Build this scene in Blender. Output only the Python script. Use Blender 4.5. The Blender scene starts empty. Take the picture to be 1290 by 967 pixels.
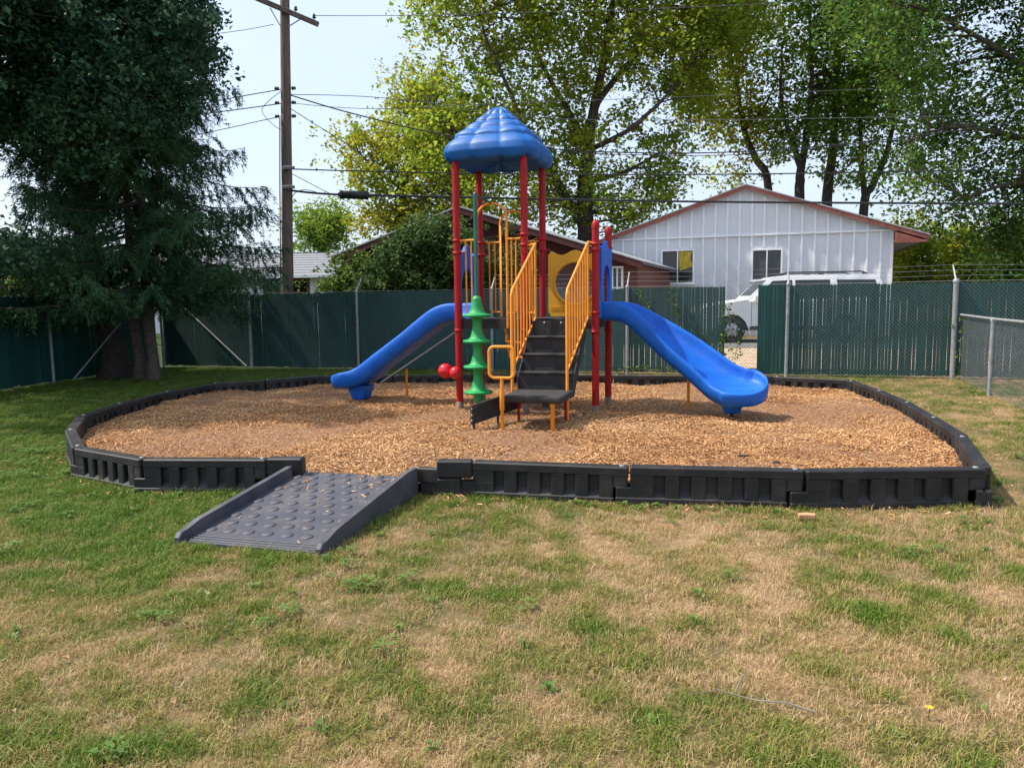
import bpy, bmesh, math, random
import numpy as np
from mathutils import Vector, Matrix, Euler

scene = bpy.context.scene
COL = scene.collection
R = math.radians
random.seed(7)
RNG = np.random.default_rng(11)

# ------------------------------------------------------------------ camera
F_PX, CX, CY, CAM_H = 975.0, 645.0, 483.5, 1.6
PITCH, ROLL = math.atan(106.5 / F_PX), 0.0125
fwd = Vector((0, math.cos(PITCH), -math.sin(PITCH)))
up0 = Vector((0, math.sin(PITCH), math.cos(PITCH)))
rt0 = Vector((1, 0, 0))
rgt = rt0 * math.cos(ROLL) - up0 * math.sin(ROLL)
upv = up0 * math.cos(ROLL) + rt0 * math.sin(ROLL)
cam_d = bpy.data.cameras.new('camera')
cam_d.sensor_fit = 'HORIZONTAL'
cam_d.sensor_width = 36
cam_d.lens = F_PX / 1290 * 36
cam_d.clip_end = 2000
cam = bpy.data.objects.new('camera', cam_d)
COL.objects.link(cam)
m = Matrix((rgt, upv, -fwd)).transposed().to_4x4()
m.translation = (0, 0, CAM_H)
cam.matrix_world = m
scene.camera = cam

# ------------------------------------------------------------------ world, sun, exposure
SUN_EL, SUN_VEC = R(55), Vector((-0.99, 0.10, 0)).normalized()
world = bpy.data.worlds.new('World')
scene.world = world
world.use_nodes = True
wn, wl = world.node_tree.nodes, world.node_tree.links
wn.clear()
wout = wn.new('ShaderNodeOutputWorld')
wbg = wn.new('ShaderNodeBackground')
wbg.inputs['Strength'].default_value = 0.15
sky = wn.new('ShaderNodeTexSky')
sky.sky_type = 'NISHITA'
sky.sun_disc = False
sky.sun_elevation = SUN_EL
sky.sun_rotation = math.atan2(SUN_VEC.x, SUN_VEC.y)
sky.air_density = 1.0
sky.dust_density = 3.0
sky.ozone_density = 1.2
# thin veil of high cloud over the whole dome
wtc = wn.new('ShaderNodeTexCoord')
wns = wn.new('ShaderNodeTexNoise')
wns.inputs['Scale'].default_value = 1.7
wns.inputs['Detail'].default_value = 6
wns.inputs['Roughness'].default_value = 0.55
wrm = wn.new('ShaderNodeMapRange')
wrm.inputs[1].default_value = 0.3
wrm.inputs[2].default_value = 0.7
wrm.inputs[3].default_value = 0.25
wrm.inputs[4].default_value = 0.98
wmx = wn.new('ShaderNodeMix')
wmx.data_type = 'RGBA'
wmx.inputs[7].default_value = (3.6, 4.2, 5.2, 1)
wl.new(wtc.outputs['Generated'], wns.inputs['Vector'])
wl.new(wns.outputs['Fac'], wrm.inputs[0])
wl.new(wrm.outputs[0], wmx.inputs[0])
wl.new(sky.outputs[0], wmx.inputs[6])
wl.new(wmx.outputs[2], wbg.inputs['Color'])
wl.new(wbg.outputs[0], wout.inputs['Surface'])

sun_d = bpy.data.lights.new('sun', 'SUN')
sun_d.energy = 3.9
sun_d.angle = R(0.8)
sun_d.color = (1.0, 0.94, 0.84)
sun = bpy.data.objects.new('sun', sun_d)
COL.objects.link(sun)
sdir = Vector((SUN_VEC.x * math.cos(SUN_EL), SUN_VEC.y * math.cos(SUN_EL), math.sin(SUN_EL)))
sun.rotation_euler = sdir.to_track_quat('Z', 'Y').to_euler()
sun.location = sdir * 60

vs = scene.view_settings
vs.view_transform = 'Standard'
vs.look = 'None'
vs.exposure = 0.72
vs.gamma = 1
scene.render.engine = 'CYCLES'
scene.cycles.use_denoising = True
scene.cycles.max_bounces = 8
scene.cycles.transparent_max_bounces = 8
scene.cycles.caustics_reflective = False
scene.cycles.caustics_refractive = False

# ------------------------------------------------------------------ pixel helpers (directions from the photograph)
CAMP = Vector((0, 0, CAM_H))


def ray(px, py):
    return fwd + rgt * ((px - CX) / F_PX) - upv * ((py - CY) / F_PX)


def atz(px, py, z):
    d = ray(px, py)
    return CAMP + d * ((z - CAM_H) / d.z)


def aty(px, py, Y):
    d = ray(px, py)
    return CAMP + d * (Y / d.y)


# ------------------------------------------------------------------ noise + terrain
_LAT = np.random.default_rng(3).random((256, 256))


def vnoise(x, y, sc, seed=0):
    x = np.asarray(x, float) * sc + seed * 17.3 + 500
    y = np.asarray(y, float) * sc + seed * 9.7 + 500
    xi, yi = np.floor(x).astype(int), np.floor(y).astype(int)
    fx, fy = x - xi, y - yi
    fx, fy = fx * fx * (3 - 2 * fx), fy * fy * (3 - 2 * fy)
    g = lambda a, b: _LAT[a & 255, b & 255]
    return (g(xi, yi) * (1 - fx) + g(xi + 1, yi) * fx) * (1 - fy) + (g(xi, yi + 1) * (1 - fx) + g(xi + 1, yi + 1) * fx) * fy


def fbm(x, y, sc, seed=0, o=3):
    t, a, s = 0, 1, 0
    for i in range(o):
        t = t + a * vnoise(x, y, sc * 2 ** i, seed + i)
        s += a
        a *= 0.55
    return t / s


def sstep(a, b, x):
    t = np.clip((np.asarray(x, float) - a) / (b - a), 0, 1)
    return t * t * (3 - 2 * t)


FENCE_S = -0.30


def fence_y(x):
    return 17.1 + FENCE_S * x


def gz(x, y):
    b = sstep(1.0, 5.0, np.asarray(y, float) - (17.1 + FENCE_S * np.asarray(x, float)))
    return 0.24 * b - 0.012 * (1 - b) + (fbm(x, y, 0.5, 5) - 0.5) * 0.03 * sstep(2.0, 4.0, np.asarray(y, float)) * (1 - b)


def gzf(x, y):
    return float(gz(x, y))


def dryness(x, y):
    """0 lush, 1 straw"""
    n = fbm(x, y, 1.3, 1, 4) * 0.62 + fbm(x, y, 5.0, 4, 3) * 0.55 - 0.085
    base = 0.515 + 0.17 * sstep(-2.5, 1.0, x) - 0.36 * sstep(-0.2, -2.2, x) * sstep(3.6, 5.0, y) - 0.30 * sstep(7.0, 9.0, y) * sstep(0, -3, x)
    base = base - 0.08 * sstep(8, 12, y) * sstep(3, 5, x) - 0.16 * sstep(5.2, 6.0, y) * sstep(2.2, 0.0, x)
    return np.clip((n - 0.5) * 1.6 + base, 0, 1)


# ------------------------------------------------------------------ materials
MAT = {}


def mat(name, color, rough=0.6, var=0.12, vscale=6.0, bump=0.0, bscale=40.0, metal=0.0, spec=0.5, dirt=None, dirt_amt=0.0, island=0.0, col2=None, trans=0.0, stretch=None, coat=0.0, dstretch=None):
    if name in MAT:
        return MAT[name]
    mt = bpy.data.materials.new(name)
    mt.use_nodes = True
    nt = mt.node_tree
    N, L = nt.nodes, nt.links
    b = N['Principled BSDF']
    out = N['Material Output']
    b.inputs['Roughness'].default_value = rough
    b.inputs['Metallic'].default_value = metal
    b.inputs['Specular IOR Level'].default_value = spec
    b.inputs['Coat Weight'].default_value = coat
    tc = N.new('ShaderNodeTexCoord')
    mp = N.new('ShaderNodeMapping')
    if stretch:
        mp.inputs['Scale'].default_value = stretch
    L.new(tc.outputs['Object'], mp.inputs['Vector'])
    ns = N.new('ShaderNodeTexNoise')
    ns.inputs['Scale'].default_value = vscale
    ns.inputs['Detail'].default_value = 6
    ns.inputs['Roughness'].default_value = 0.62
    L.new(mp.outputs[0], ns.inputs['Vector'])
    mx = N.new('ShaderNodeMix')
    mx.data_type = 'RGBA'
    c = Vector(color)
    c2 = Vector(col2) if col2 else None
    lo, hi = c * (1 - var * 1.6), c * (1 + var * 1.6)
    mx.inputs[6].default_value = (*(lo if c2 is None else c), 1)
    mx.inputs[7].default_value = (*(hi if c2 is None else c2), 1)
    rmp = N.new('ShaderNodeMapRange')
    rmp.inputs[1].default_value = 0.3
    rmp.inputs[2].default_value = 0.7
    L.new(ns.outputs['Fac'], rmp.inputs[0])
    L.new(rmp.outputs[0], mx.inputs[0])
    cs = mx.outputs[2]
    if island:
        g = N.new('ShaderNodeNewGeometry')
        hs = N.new('ShaderNodeHueSaturation')
        m1 = N.new('ShaderNodeMapRange')
        m1.inputs[3].default_value = 1 - island
        m1.inputs[4].default_value = 1 + island
        L.new(g.outputs['Random Per Island'], m1.inputs[0])
        L.new(m1.outputs[0], hs.inputs['Value'])
        w2 = N.new('ShaderNodeTexWhiteNoise')
        w2.noise_dimensions = '1D'
        L.new(g.outputs['Random Per Island'], w2.inputs['W'])
        m2 = N.new('ShaderNodeMapRange')
        m2.inputs[3].default_value = 0.5 - island * 0.09
        m2.inputs[4].default_value = 0.5 + island * 0.06
        L.new(w2.outputs['Value'], m2.inputs[0])
        L.new(m2.outputs[0], hs.inputs['Hue'])
        L.new(cs, hs.inputs['Color'])
        cs = hs.outputs[0]
    if dirt:
        n2 = N.new('ShaderNodeTexNoise')
        n2.inputs['Scale'].default_value = vscale * 0.7
        n2.inputs['Detail'].default_value = 8
        n2.inputs['Roughness'].default_value = 0.7
        md_ = N.new('ShaderNodeMapping')
        if dstretch:
            md_.inputs['Scale'].default_value = dstretch
        L.new(tc.outputs['Object'], md_.inputs['Vector'])
        L.new(md_.outputs[0], n2.inputs['Vector'])
        r2 = N.new('ShaderNodeMapRange')
        r2.inputs[1].default_value = 0.48
        r2.inputs[2].default_value = 0.75
        r2.inputs[4].default_value = dirt_amt
        L.new(n2.outputs['Fac'], r2.inputs[0])
        d = N.new('ShaderNodeMix')
        d.data_type = 'RGBA'
        L.new(r2.outputs[0], d.inputs[0])
        L.new(cs, d.inputs[6])
        d.inputs[7].default_value = (*dirt, 1)
        cs = d.outputs[2]
        rr = N.new('ShaderNodeMapRange')
        rr.inputs[3].default_value = rough
        rr.inputs[4].default_value = min(1, rough + 0.35)
        L.new(n2.outputs['Fac'], rr.inputs[0])
        L.new(rr.outputs[0], b.inputs['Roughness'])
    L.new(cs, b.inputs['Base Color'])
    if bump:
        nb = N.new('ShaderNodeTexNoise')
        nb.inputs['Scale'].default_value = bscale
        nb.inputs['Detail'].default_value = 4
        L.new(mp.outputs[0], nb.inputs['Vector'])
        bp = N.new('ShaderNodeBump')
        bp.inputs['Strength'].default_value = bump
        bp.inputs['Distance'].default_value = 0.02
        L.new(nb.outputs['Fac'], bp.inputs['Height'])
        L.new(bp.outputs[0], b.inputs['Normal'])
    if trans:
        tr = N.new('ShaderNodeBsdfTranslucent')
        L.new(cs, tr.inputs['Color'])
        ms = N.new('ShaderNodeMixShader')
        ms.inputs[0].default_value = trans
        L.new(b.outputs[0], ms.inputs[1])
        L.new(tr.outputs[0], ms.inputs[2])
        L.new(ms.outputs[0], out.inputs['Surface'])
    MAT[name] = mt
    return mt


def tint_mat(name, stops, rough=0.7, trans=0.0, jitter=0.25):
    """colour from the per-instance 'tint' value (0 lush .. 1 dry)"""
    mt = bpy.data.materials.new(name)
    mt.use_nodes = True
    N, L = mt.node_tree.nodes, mt.node_tree.links
    b = N['Principled BSDF']
    b.inputs['Roughness'].default_value = rough
    b.inputs['Specular IOR Level'].default_value = 0.3
    at = N.new('ShaderNodeAttribute')
    at.attribute_type = 'INSTANCER'
    at.attribute_name = 'tint'
    g = N.new('ShaderNodeNewGeometry')
    ad = N.new('ShaderNodeMath')
    ad.operation = 'MULTIPLY_ADD'
    ad.inputs[1].default_value = jitter
    L.new(g.outputs['Random Per Island'], ad.inputs[0])
    L.new(at.outputs['Fac'], ad.inputs[2])
    cr = N.new('ShaderNodeValToRGB')
    el = cr.color_ramp.elements
    while len(el) < len(stops):
        el.new(0.5)
    for e, (p, c) in zip(el, stops):
        e.position = p
        e.color = (*c, 1)
    L.new(ad.outputs[0], cr.inputs[0])
    L.new(cr.outputs[0], b.inputs['Base Color'])
    if trans:
        tr = N.new('ShaderNodeBsdfTranslucent')
        L.new(cr.outputs[0], tr.inputs['Color'])
        ms = N.new('ShaderNodeMixShader')
        ms.inputs[0].default_value = trans
        L.new(b.outputs[0], ms.inputs[1])
        L.new(tr.outputs[0], ms.inputs[2])
        L.new(ms.outputs[0], N['Material Output'].inputs['Surface'])
    MAT[name] = mt
    return mt


def glass_mat(name, color, rough=0.05):
    mt = bpy.data.materials.new(name)
    mt.use_nodes = True
    b = mt.node_tree.nodes['Principled BSDF']
    b.inputs['Base Color'].default_value = (*color, 1)
    b.inputs['Roughness'].default_value = rough
    b.inputs['Specular IOR Level'].default_value = 0.7
    n = mt.node_tree.nodes.new('ShaderNodeTexNoise')
    n.inputs['Scale'].default_value = 3
    bp = mt.node_tree.nodes.new('ShaderNodeBump')
    bp.inputs['Strength'].default_value = 0.03
    mt.node_tree.links.new(n.outputs['Fac'], bp.inputs['Height'])
    mt.node_tree.links.new(bp.outputs[0], b.inputs['Normal'])
    MAT[name] = mt
    return mt


BLUE = mat('blue_plastic', (0.002, 0.110, 0.52), 0.34, 0.08, 4, 0.02, 60, dirt=(0.04, 0.17, 0.55), dirt_amt=0.4, spec=.35, dstretch=(.5, 5, 3))
BLUE_R = mat('blue_roof_plastic', (0.002, 0.100, 0.36), 0.33, 0.10, 4, 0.02, 60, dirt=(0.02, 0.13, 0.38), dirt_amt=0.35, spec=.4)
RED = mat('red_painted_steel', (0.36, 0.004, 0.008), 0.38, 0.10, 5, dirt=(0.24, 0.02, 0.02), dirt_amt=0.3, spec=.35)
REDP = mat('red_plastic', (0.62, 0.012, 0.022), 0.35, 0.08, 8)
YEL = mat('yellow_painted_steel', (0.80, 0.27, 0.012), 0.38, 0.08, 6, dirt=(0.5, 0.22, 0.05), dirt_amt=0.3)
YELP = mat('yellow_plastic', (0.78, 0.36, 0.012), 0.40, 0.06, 4, dirt=(0.6, 0.33, 0.06), dirt_amt=0.3)
GREEN = mat('green_plastic', (0.008, 0.30, 0.075), 0.36, 0.08, 5, dirt=(0.08, 0.3, 0.13), dirt_amt=0.25)
GREEN_D = mat('dark_green_steel', (0.006, 0.09, 0.06), 0.35, 0.1)
DECK = mat('black_coated_steel', (0.022, 0.021, 0.022), 0.62, 0.2, 12, 0.15, 160, dirt=(0.10, 0.085, 0.07), dirt_amt=0.5)
BORDER = mat('black_border_plastic', (0.0085, 0.0085, 0.010), 0.40, 0.2, 5, 0.10, 180, dirt=(0.075, 0.062, 0.050), dirt_amt=0.55)
RAMP = mat('charcoal_ramp_plastic', (0.055, 0.056, 0.072), 0.42, 0.15, 5, 0.08, 150, dirt=(0.17, 0.145, 0.12), dirt_amt=0.6)
WIREC = mat('coated_fence_wire', (0.19, 0.25, 0.24), 0.45, 0.15, 10, metal=0.1)
STEEL = mat('galvanised_steel', (0.30, 0.31, 0.32), 0.45, 0.15, 10, metal=0.35, dirt=(0.17, 0.13, 0.10), dirt_amt=0.4)
BOLT = mat('bolt_steel', (0.45, 0.45, 0.45), 0.3, 0.1, metal=0.8)
GALV_D = mat('bare_post_base', (0.22, 0.17, 0.13), 0.7, 0.2, 14, dirt=(0.16, 0.08, 0.04), dirt_amt=0.7)
SLAT = mat('green_vinyl_slat', (0.006, 0.062, 0.055), 0.5, 0.12, 3, island=0.13, trans=0.07)
WHITE = mat('white_painted_siding', (0.70, 0.70, 0.73), 0.6, 0.03, 1.2, 0.05, 30, dirt=(0.6, 0.6, 0.58), dirt_amt=0.3)
TRIMW = mat('white_trim', (0.88, 0.88, 0.88), 0.5, 0.03, 3)
RUST = mat('faded_red_fascia', (0.28, 0.085, 0.06), 0.7, 0.15, 6, dirt=(0.42, 0.25, 0.2), dirt_amt=0.4)
ROOFG = mat('light_grey_shingle', (0.21, 0.215, 0.235), 0.9, 0.15, 14, 0.2, 60, dirt=(0.22, 0.22, 0.24), dirt_amt=0.5)
ROOFD = mat('dark_shingle', (0.14, 0.13, 0.13), 0.9, 0.2, 14, 0.2, 60)
REDSIDE = mat('dark_red_siding', (0.075, 0.018, 0.016), 0.75, 0.18, 3, 0.08, 40, stretch=(1, 1, 0.15))
BRICK = mat('red_brick', (0.155, 0.052, 0.04), 0.85, 0.15, 5, 0.1, 60)
EDGEW = mat('weathered_white_edge', (0.40, 0.40, 0.42), 0.7, 0.1, 5)
GLASS = glass_mat('window_glass', (0.025, 0.03, 0.032))
SCREEN = mat('insect_screen', (0.085, 0.082, 0.085), 0.7, 0.1, 20)
CURTAIN = mat('yellow_curtain', (0.48, 0.36, 0.03), 0.9, 0.35, 9, stretch=(4, 1, 0.7))
POLEW = mat('weathered_pole_wood', (0.165, 0.122, 0.096), 0.9, 0.25, 9, 0.5, 30, stretch=(3, 3, 0.25))
WIRE = mat('black_cable', (0.018, 0.018, 0.020), 0.5, 0.1)
WIREG = mat('grey_wire', (0.10, 0.10, 0.11), 0.5, 0.1)
PORC = mat('insulator', (0.06, 0.06, 0.065), 0.25, 0.1)
BARK = mat('grey_brown_bark', (0.095, 0.075, 0.060), 0.95, 0.35, 9, 0.9, 26, stretch=(2, 2, 0.4))
BARK_D = mat('dark_bark', (0.075, 0.058, 0.048), 0.95, 0.35, 9, 0.9, 26, stretch=(2, 2, 0.4))
BARK_L = mat('furrowed_dark_bark', (0.040, 0.031, 0.027), 0.95, 0.35, 9, 0.9, 26, stretch=(2, 2, 0.4))
BARK_S = mat('spruce_bark', (0.105, 0.080, 0.066), 0.95, 0.3, 14, 0.8, 30, stretch=(1, 1, 1.6))
LF_MAPLE = mat('maple_leaf', (0.16, 0.28, 0.028), 0.62, 0.2, 0.5, island=0.45, trans=0.6, col2=(0.38, 0.40, 0.04), spec=0.22)
LF_YELLOW = mat('yellowing_leaf', (0.18, 0.29, 0.026), 0.62, 0.2, 0.45, island=0.45, trans=0.55, col2=(0.45, 0.41, 0.03), spec=0.22)
LF_MID = mat('green_leaf', (0.10, 0.22, 0.028), 0.62, 0.2, 0.5, island=0.45, trans=0.55, col2=(0.25, 0.33, 0.04), spec=0.22)
LF_DARK = mat('dark_green_leaf', (0.060, 0.15, 0.030), 0.62, 0.2, 0.5, island=0.5, trans=0.48, col2=(0.16, 0.25, 0.038), spec=0.22)
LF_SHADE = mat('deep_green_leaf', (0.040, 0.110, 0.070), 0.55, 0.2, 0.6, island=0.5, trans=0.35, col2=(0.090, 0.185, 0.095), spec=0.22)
LF_SHRUB = mat('shrub_leaf', (0.050, 0.125, 0.030), 0.62, 0.2, 0.9, island=0.4, trans=0.30, col2=(0.11, 0.16, 0.04), spec=0.22)
LF_IVY = mat('vine_leaf', (0.10, 0.17, 0.022), 0.62, 0.2, 2, island=0.4, trans=0.35, spec=0.22)
NEEDLE = mat('spruce_needle', (0.030, 0.090, 0.048), 0.62, 0.2, 0.8, island=0.5, trans=0.25, col2=(0.070, 0.155, 0.055), spec=0.22)
CARW = mat('white_car_paint', (0.80, 0.80, 0.80), 0.22, 0.02, 2, coat=0.6, dirt=(0.55, 0.52, 0.47), dirt_amt=0.15)
CARD = mat('black_car_trim', (0.02, 0.02, 0.022), 0.5, 0.1)
CGLASS = glass_mat('car_glass', (0.012, 0.016, 0.016))
TYRE = mat('tyre_rubber', (0.02, 0.02, 0.02), 0.85, 0.2, 20)
ALLOY = mat('alloy_rim', (0.45, 0.46, 0.48), 0.3, 0.05, metal=0.7)
REDL = mat('tail_light_red', (0.35, 0.01, 0.01), 0.15, 0.05)
LAMPC = mat('headlamp_clear', (0.6, 0.6, 0.6), 0.1, 0.05)


# ------------------------------------------------------------------ object helpers
def link(o, parent=None):
    COL.objects.link(o)
    if parent is not None:
        o.parent = parent
    return o


def tag(o, label=None, cat=None, group=None, kind=None):
    if label:
        o['label'] = label
    if cat:
        o['category'] = cat
    if group:
        o['group'] = group
    if kind:
        o['kind'] = kind
    return o


def empty(name, loc=(0, 0, 0), rz=0.0):
    o = bpy.data.objects.new(name, None)
    o.empty_display_size = 0.2
    o.location = loc
    o.rotation_euler = (0, 0, rz)
    return link(o)


def meshobj(name, me, mt, parent=None):
    o = bpy.data.objects.new(name, me)
    if mt is not None and not me.materials:
        me.materials.append(mt)
    return link(o, parent)


def np_mesh(name, verts, faces, smooth=False):
    """verts (n,3); faces (m,k)"""
    me = bpy.data.meshes.new(name)
    verts = np.asarray(verts, np.float32)
    faces = np.asarray(faces, np.int32)
    nf, k = faces.shape
    me.vertices.add(len(verts))
    me.vertices.foreach_set('co', verts.ravel())
    me.loops.add(nf * k)
    me.loops.foreach_set('vertex_index', faces.ravel())
    me.polygons.add(nf)
    me.polygons.foreach_set('loop_start', np.arange(0, nf * k, k, dtype=np.int32))
    if smooth:
        me.polygons.foreach_set('use_smooth', np.ones(nf, bool))
    me.update(calc_edges=True)
    return me


class MB:
    def __init__(s):
        s.v, s.f, s.sm = [], [], []

    def add(s, vs_, fs, smooth=False):
        o = len(s.v)
        s.v.extend([tuple(p) for p in vs_])
        for f in fs:
            s.f.append(tuple(i + o for i in f))
            s.sm.append(smooth)
        return s

    def box(s, x0, x1, y0, y1, z0, z1, bev=0.0, rot=None, at=None):
        bm = bmesh.new()
        bmesh.ops.create_cube(bm, size=1)
        for v in bm.verts:
            v.co = Vector(((x0 + x1) / 2 + v.co.x * (x1 - x0), (y0 + y1) / 2 + v.co.y * (y1 - y0), (z0 + z1) / 2 + v.co.z * (z1 - z0)))
        if bev:
            bmesh.ops.bevel(bm, geom=bm.edges[:] + bm.verts[:], offset=bev, segments=2 if bev > 0.012 else 1, affect='EDGES', profile=0.5)
        return s.bm(bm, rot, at)

    def bm(s, bm, rot=None, at=None, smooth=False):
        bm.verts.index_update()
        vs_ = []
        for v in bm.verts:
            c = v.co.copy()
            if rot is not None:
                c = rot @ c
            if at is not None:
                c = c + Vector(at)
            vs_.append(c)
        s.add(vs_, [[v.index for v in f.verts] for f in bm.faces], smooth)
        bm.free()
        return s

    def tube(s, pts, r, n=8, cap=True, smooth=True, closed=False):
        P = [Vector(p) for p in pts]
        rr = r if isinstance(r, (list, tuple)) else [r] * len(P)
        rings = []
        prev = None
        for i, p in enumerate(P):
            if closed:
                t = P[(i + 1) % len(P)] - P[i - 1]
            else:
                t = P[min(i + 1, len(P) - 1)] - P[max(i - 1, 0)]
            if t.length < 1e-9:
                t = Vector((0, 0, 1))
            t.normalize()
            if prev is None:
                a = Vector((0, 0, 1)) if abs(t.z) < 0.9 else Vector((1, 0, 0))
                u = t.cross(a).normalized()
            else:
                u = prev - t * prev.dot(t)
                u = u.normalized() if u.length > 1e-6 else t.orthogonal().normalized()
            prev = u
            w = t.cross(u)
            rings.append([p + (u * math.cos(2 * math.pi * k / n) + w * math.sin(2 * math.pi * k / n)) * rr[i] for k in range(n)])
        vs_ = [q for g in rings for q in g]
        fs = []
        m_ = len(rings)
        for i in range(m_ if closed else m_ - 1):
            j = (i + 1) % m_
            for k in range(n):
                k2 = (k + 1) % n
                fs.append((i * n + k, i * n + k2, j * n + k2, j * n + k))
        s.add(vs_, fs, smooth)
        if cap and not closed:
            s.add(rings[0], [tuple(range(n - 1, -1, -1))])
            s.add(rings[-1], [tuple(range(n))])
        return s

    def lathe(s, prof, c=(0, 0, 0), n=20, axis='z', smooth=True):
        c = Vector(c)
        vs_ = []
        for r_, z in prof:
            for k in range(n):
                a = 2 * math.pi * k / n
                p = Vector((r_ * math.cos(a), r_ * math.sin(a), z))
                if axis == 'x':
                    p = Vector((p.z, p.x, p.y))
                if axis == 'y':
                    p = Vector((p.x, p.z, p.y))
                vs_.append(c + p)
        fs = []
        for i in range(len(prof) - 1):
            for k in range(n):
                k2 = (k + 1) % n
                fs.append((i * n + k, i * n + k2, (i + 1) * n + k2, (i + 1) * n + k))
        return s.add(vs_, fs, smooth)

    def prism(s, poly, t0, t1, plane='xz', bev=0.0):
        """extrude 2-D polygon; plane xz -> thickness along y, yz -> along x, xy -> along z"""
        bm = bmesh.new()

        def P(a, b, t):
            return {'xz': (a, t, b), 'yz': (t, a, b), 'xy': (a, b, t)}[plane]
        lo = [bm.verts.new(P(a, b, t0)) for a, b in poly]
        hi = [bm.verts.new(P(a, b, t1)) for a, b in poly]
        n = len(poly)
        bm.faces.new(lo)
        bm.faces.new(hi[::-1])
        for i in range(n):
            j = (i + 1) % n
            bm.faces.new((lo[j], lo[i], hi[i], hi[j]))
        if bev:
            ed = [e for e in bm.edges if abs(e.verts[0].co[{'xz': 1, 'yz': 0, 'xy': 2}[plane]] - e.verts[1].co[{'xz': 1, 'yz': 0, 'xy': 2}[plane]]) < 1e-6]
            bmesh.ops.bevel(bm, geom=ed, offset=bev, segments=2, affect='EDGES', profile=0.5)
        bmesh.ops.triangulate(bm, faces=[f for f in bm.faces if len(f.verts) > 4])
        bmesh.ops.recalc_face_normals(bm, faces=bm.faces[:])
        return s.bm(bm)

    def grid(s, P, closed_u=False, closed_v=False, smooth=True):
        """P[i][j] grid of points"""
        nu, nv = len(P), len(P[0])
        vs_ = [q for r_ in P for q in r_]
        fs = []
        for i in range(nu if closed_u else nu - 1):
            for j in range(nv if closed_v else nv - 1):
                i2, j2 = (i + 1) % nu, (j + 1) % nv
                fs.append((i * nv + j, i * nv + j2, i2 * nv + j2, i2 * nv + j))
        return s.add(vs_, fs, smooth)

    def mesh(s, name):
        me = bpy.data.meshes.new(name)
        me.from_pydata(s.v, [], s.f)
        me.polygons.foreach_set('use_smooth', s.sm)
        me.update()
        return me

    def build(s, name, mt, parent=None):
        return meshobj(name, s.mesh(name), mt, parent)


def arc(c, r, a0, a1, n, plane='xz', off=0.0):
    out = []
    for i in range(n + 1):
        a = a0 + (a1 - a0) * i / n
        x, y = c[0] + r * math.cos(a), c[1] + r * math.sin(a)
        out.append({'xz': (x, off, y), 'xy': (x, y, off), 'yz': (off, x, y)}[plane])
    return out


def copy_thing(root):
    c = root.copy()
    COL.objects.link(c)
    for ch in root.children:
        d = ch.copy()
        COL.objects.link(d)
        d.parent = c
    return c


def inpoly(px, py, poly):
    px, py = np.asarray(px), np.asarray(py)
    ins = np.zeros(px.shape, bool)
    n = len(poly)
    for i in range(n):
        x1, y1 = poly[i]
        x2, y2 = poly[(i + 1) % n]
        c = ((y1 > py) != (y2 > py)) & (px < (x2 - x1) * (py - y1) / (y2 - y1 + 1e-12) + x1)
        ins ^= c
    return ins


# ================================================================== SETTING: ground
# border outline (top corners of the timbers, z = 0.30)
BT = 0.30
bp_px = [(551, 578), (596, 578), (792.6, 584.6), (1012, 589), (1239, 586), (1212, 546.5), (1174, 523.6), (1141, 504.5), (1106, 490), (1071, 477.5), (975, 473)]
bl_px = [(406, 472), (333, 478), (268, 482), (207, 492.6), (147, 508), (103.4, 522), (89.5, 540.6), (100, 561), (182.5, 575), (337.5, 575), (382.5, 575)]
B_R = [atz(x, y, BT) for x, y in bp_px]
B_L = [atz(x, y, BT) for x, y in bl_px]
a_, b_ = B_R[-1], B_L[0]
back = [a_.lerp(b_, k / 6) + Vector((0, 0.25 * math.sin(math.pi * k / 6), 0)) for k in range(1, 6)]
BPTS = [Vector((p.x, p.y, 0)) for p in B_R + back + B_L]     # open chain, gap at the ramp
BXY = [(p.x, p.y) for p in BPTS]
CENT = sum(BPTS, Vector()) / len(BPTS)

MZ = 0.15     # mulch level


def mulch_z(x, y):
    b = MZ + (fbm(x, y, 0.8, 21) - 0.5) * 0.09 + (fbm(x, y, 3.0, 23) - 0.5) * 0.05
    dx, dy = np.asarray(x) + 1.2, np.asarray(y) - 6.45
    hol = 0
    for hx_, hy_ in ((3.15, 9.2), (-2.75, 11.35), (0.35, 8.3)):
        hol = hol + 0.045 * np.exp(-((np.asarray(x) - hx_) ** 2 + (np.asarray(y) - hy_) ** 2) / 0.16)
    return b - 0.06 * np.exp(-(dx ** 2 / 0.6 + dy ** 2 / 0.3)) - hol


def ground_grid():
    def axis(a, b, fine0, fine1, st, grow=1.25):
        g = list(np.arange(fine0, fine1 + 1e-6, st))
        s_ = st
        x = fine1
        while x < b:
            s_ *= grow
            x += s_
            g.append(x)
        s_ = st
        x = fine0
        while x > a:
            s_ *= grow
            x -= s_
            g.insert(0, x)
        return np.array(g)
    xs = axis(-600, 600, -11, 11, 0.16)
    ys = axis(-30, 900, 1.5, 24, 0.16)
    X, Y = np.meshgrid(xs, ys, indexing='ij')
    Z = gz(X, Y)
    nx, ny = X.shape
    idx = np.arange(nx * ny).reshape(nx, ny)
    F = np.stack([idx[:-1, :-1], idx[1:, :-1], idx[1:, 1:], idx[:-1, 1:]], -1).reshape(-1, 4)
    me = np_mesh('ground', np.stack([X, Y, Z], -1).reshape(-1, 3), F, True)
    at = me.attributes.new('dry', 'FLOAT', 'POINT')
    at.data.foreach_set('value', dryness(X, Y).ravel().astype(np.float32))
    return me


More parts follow.
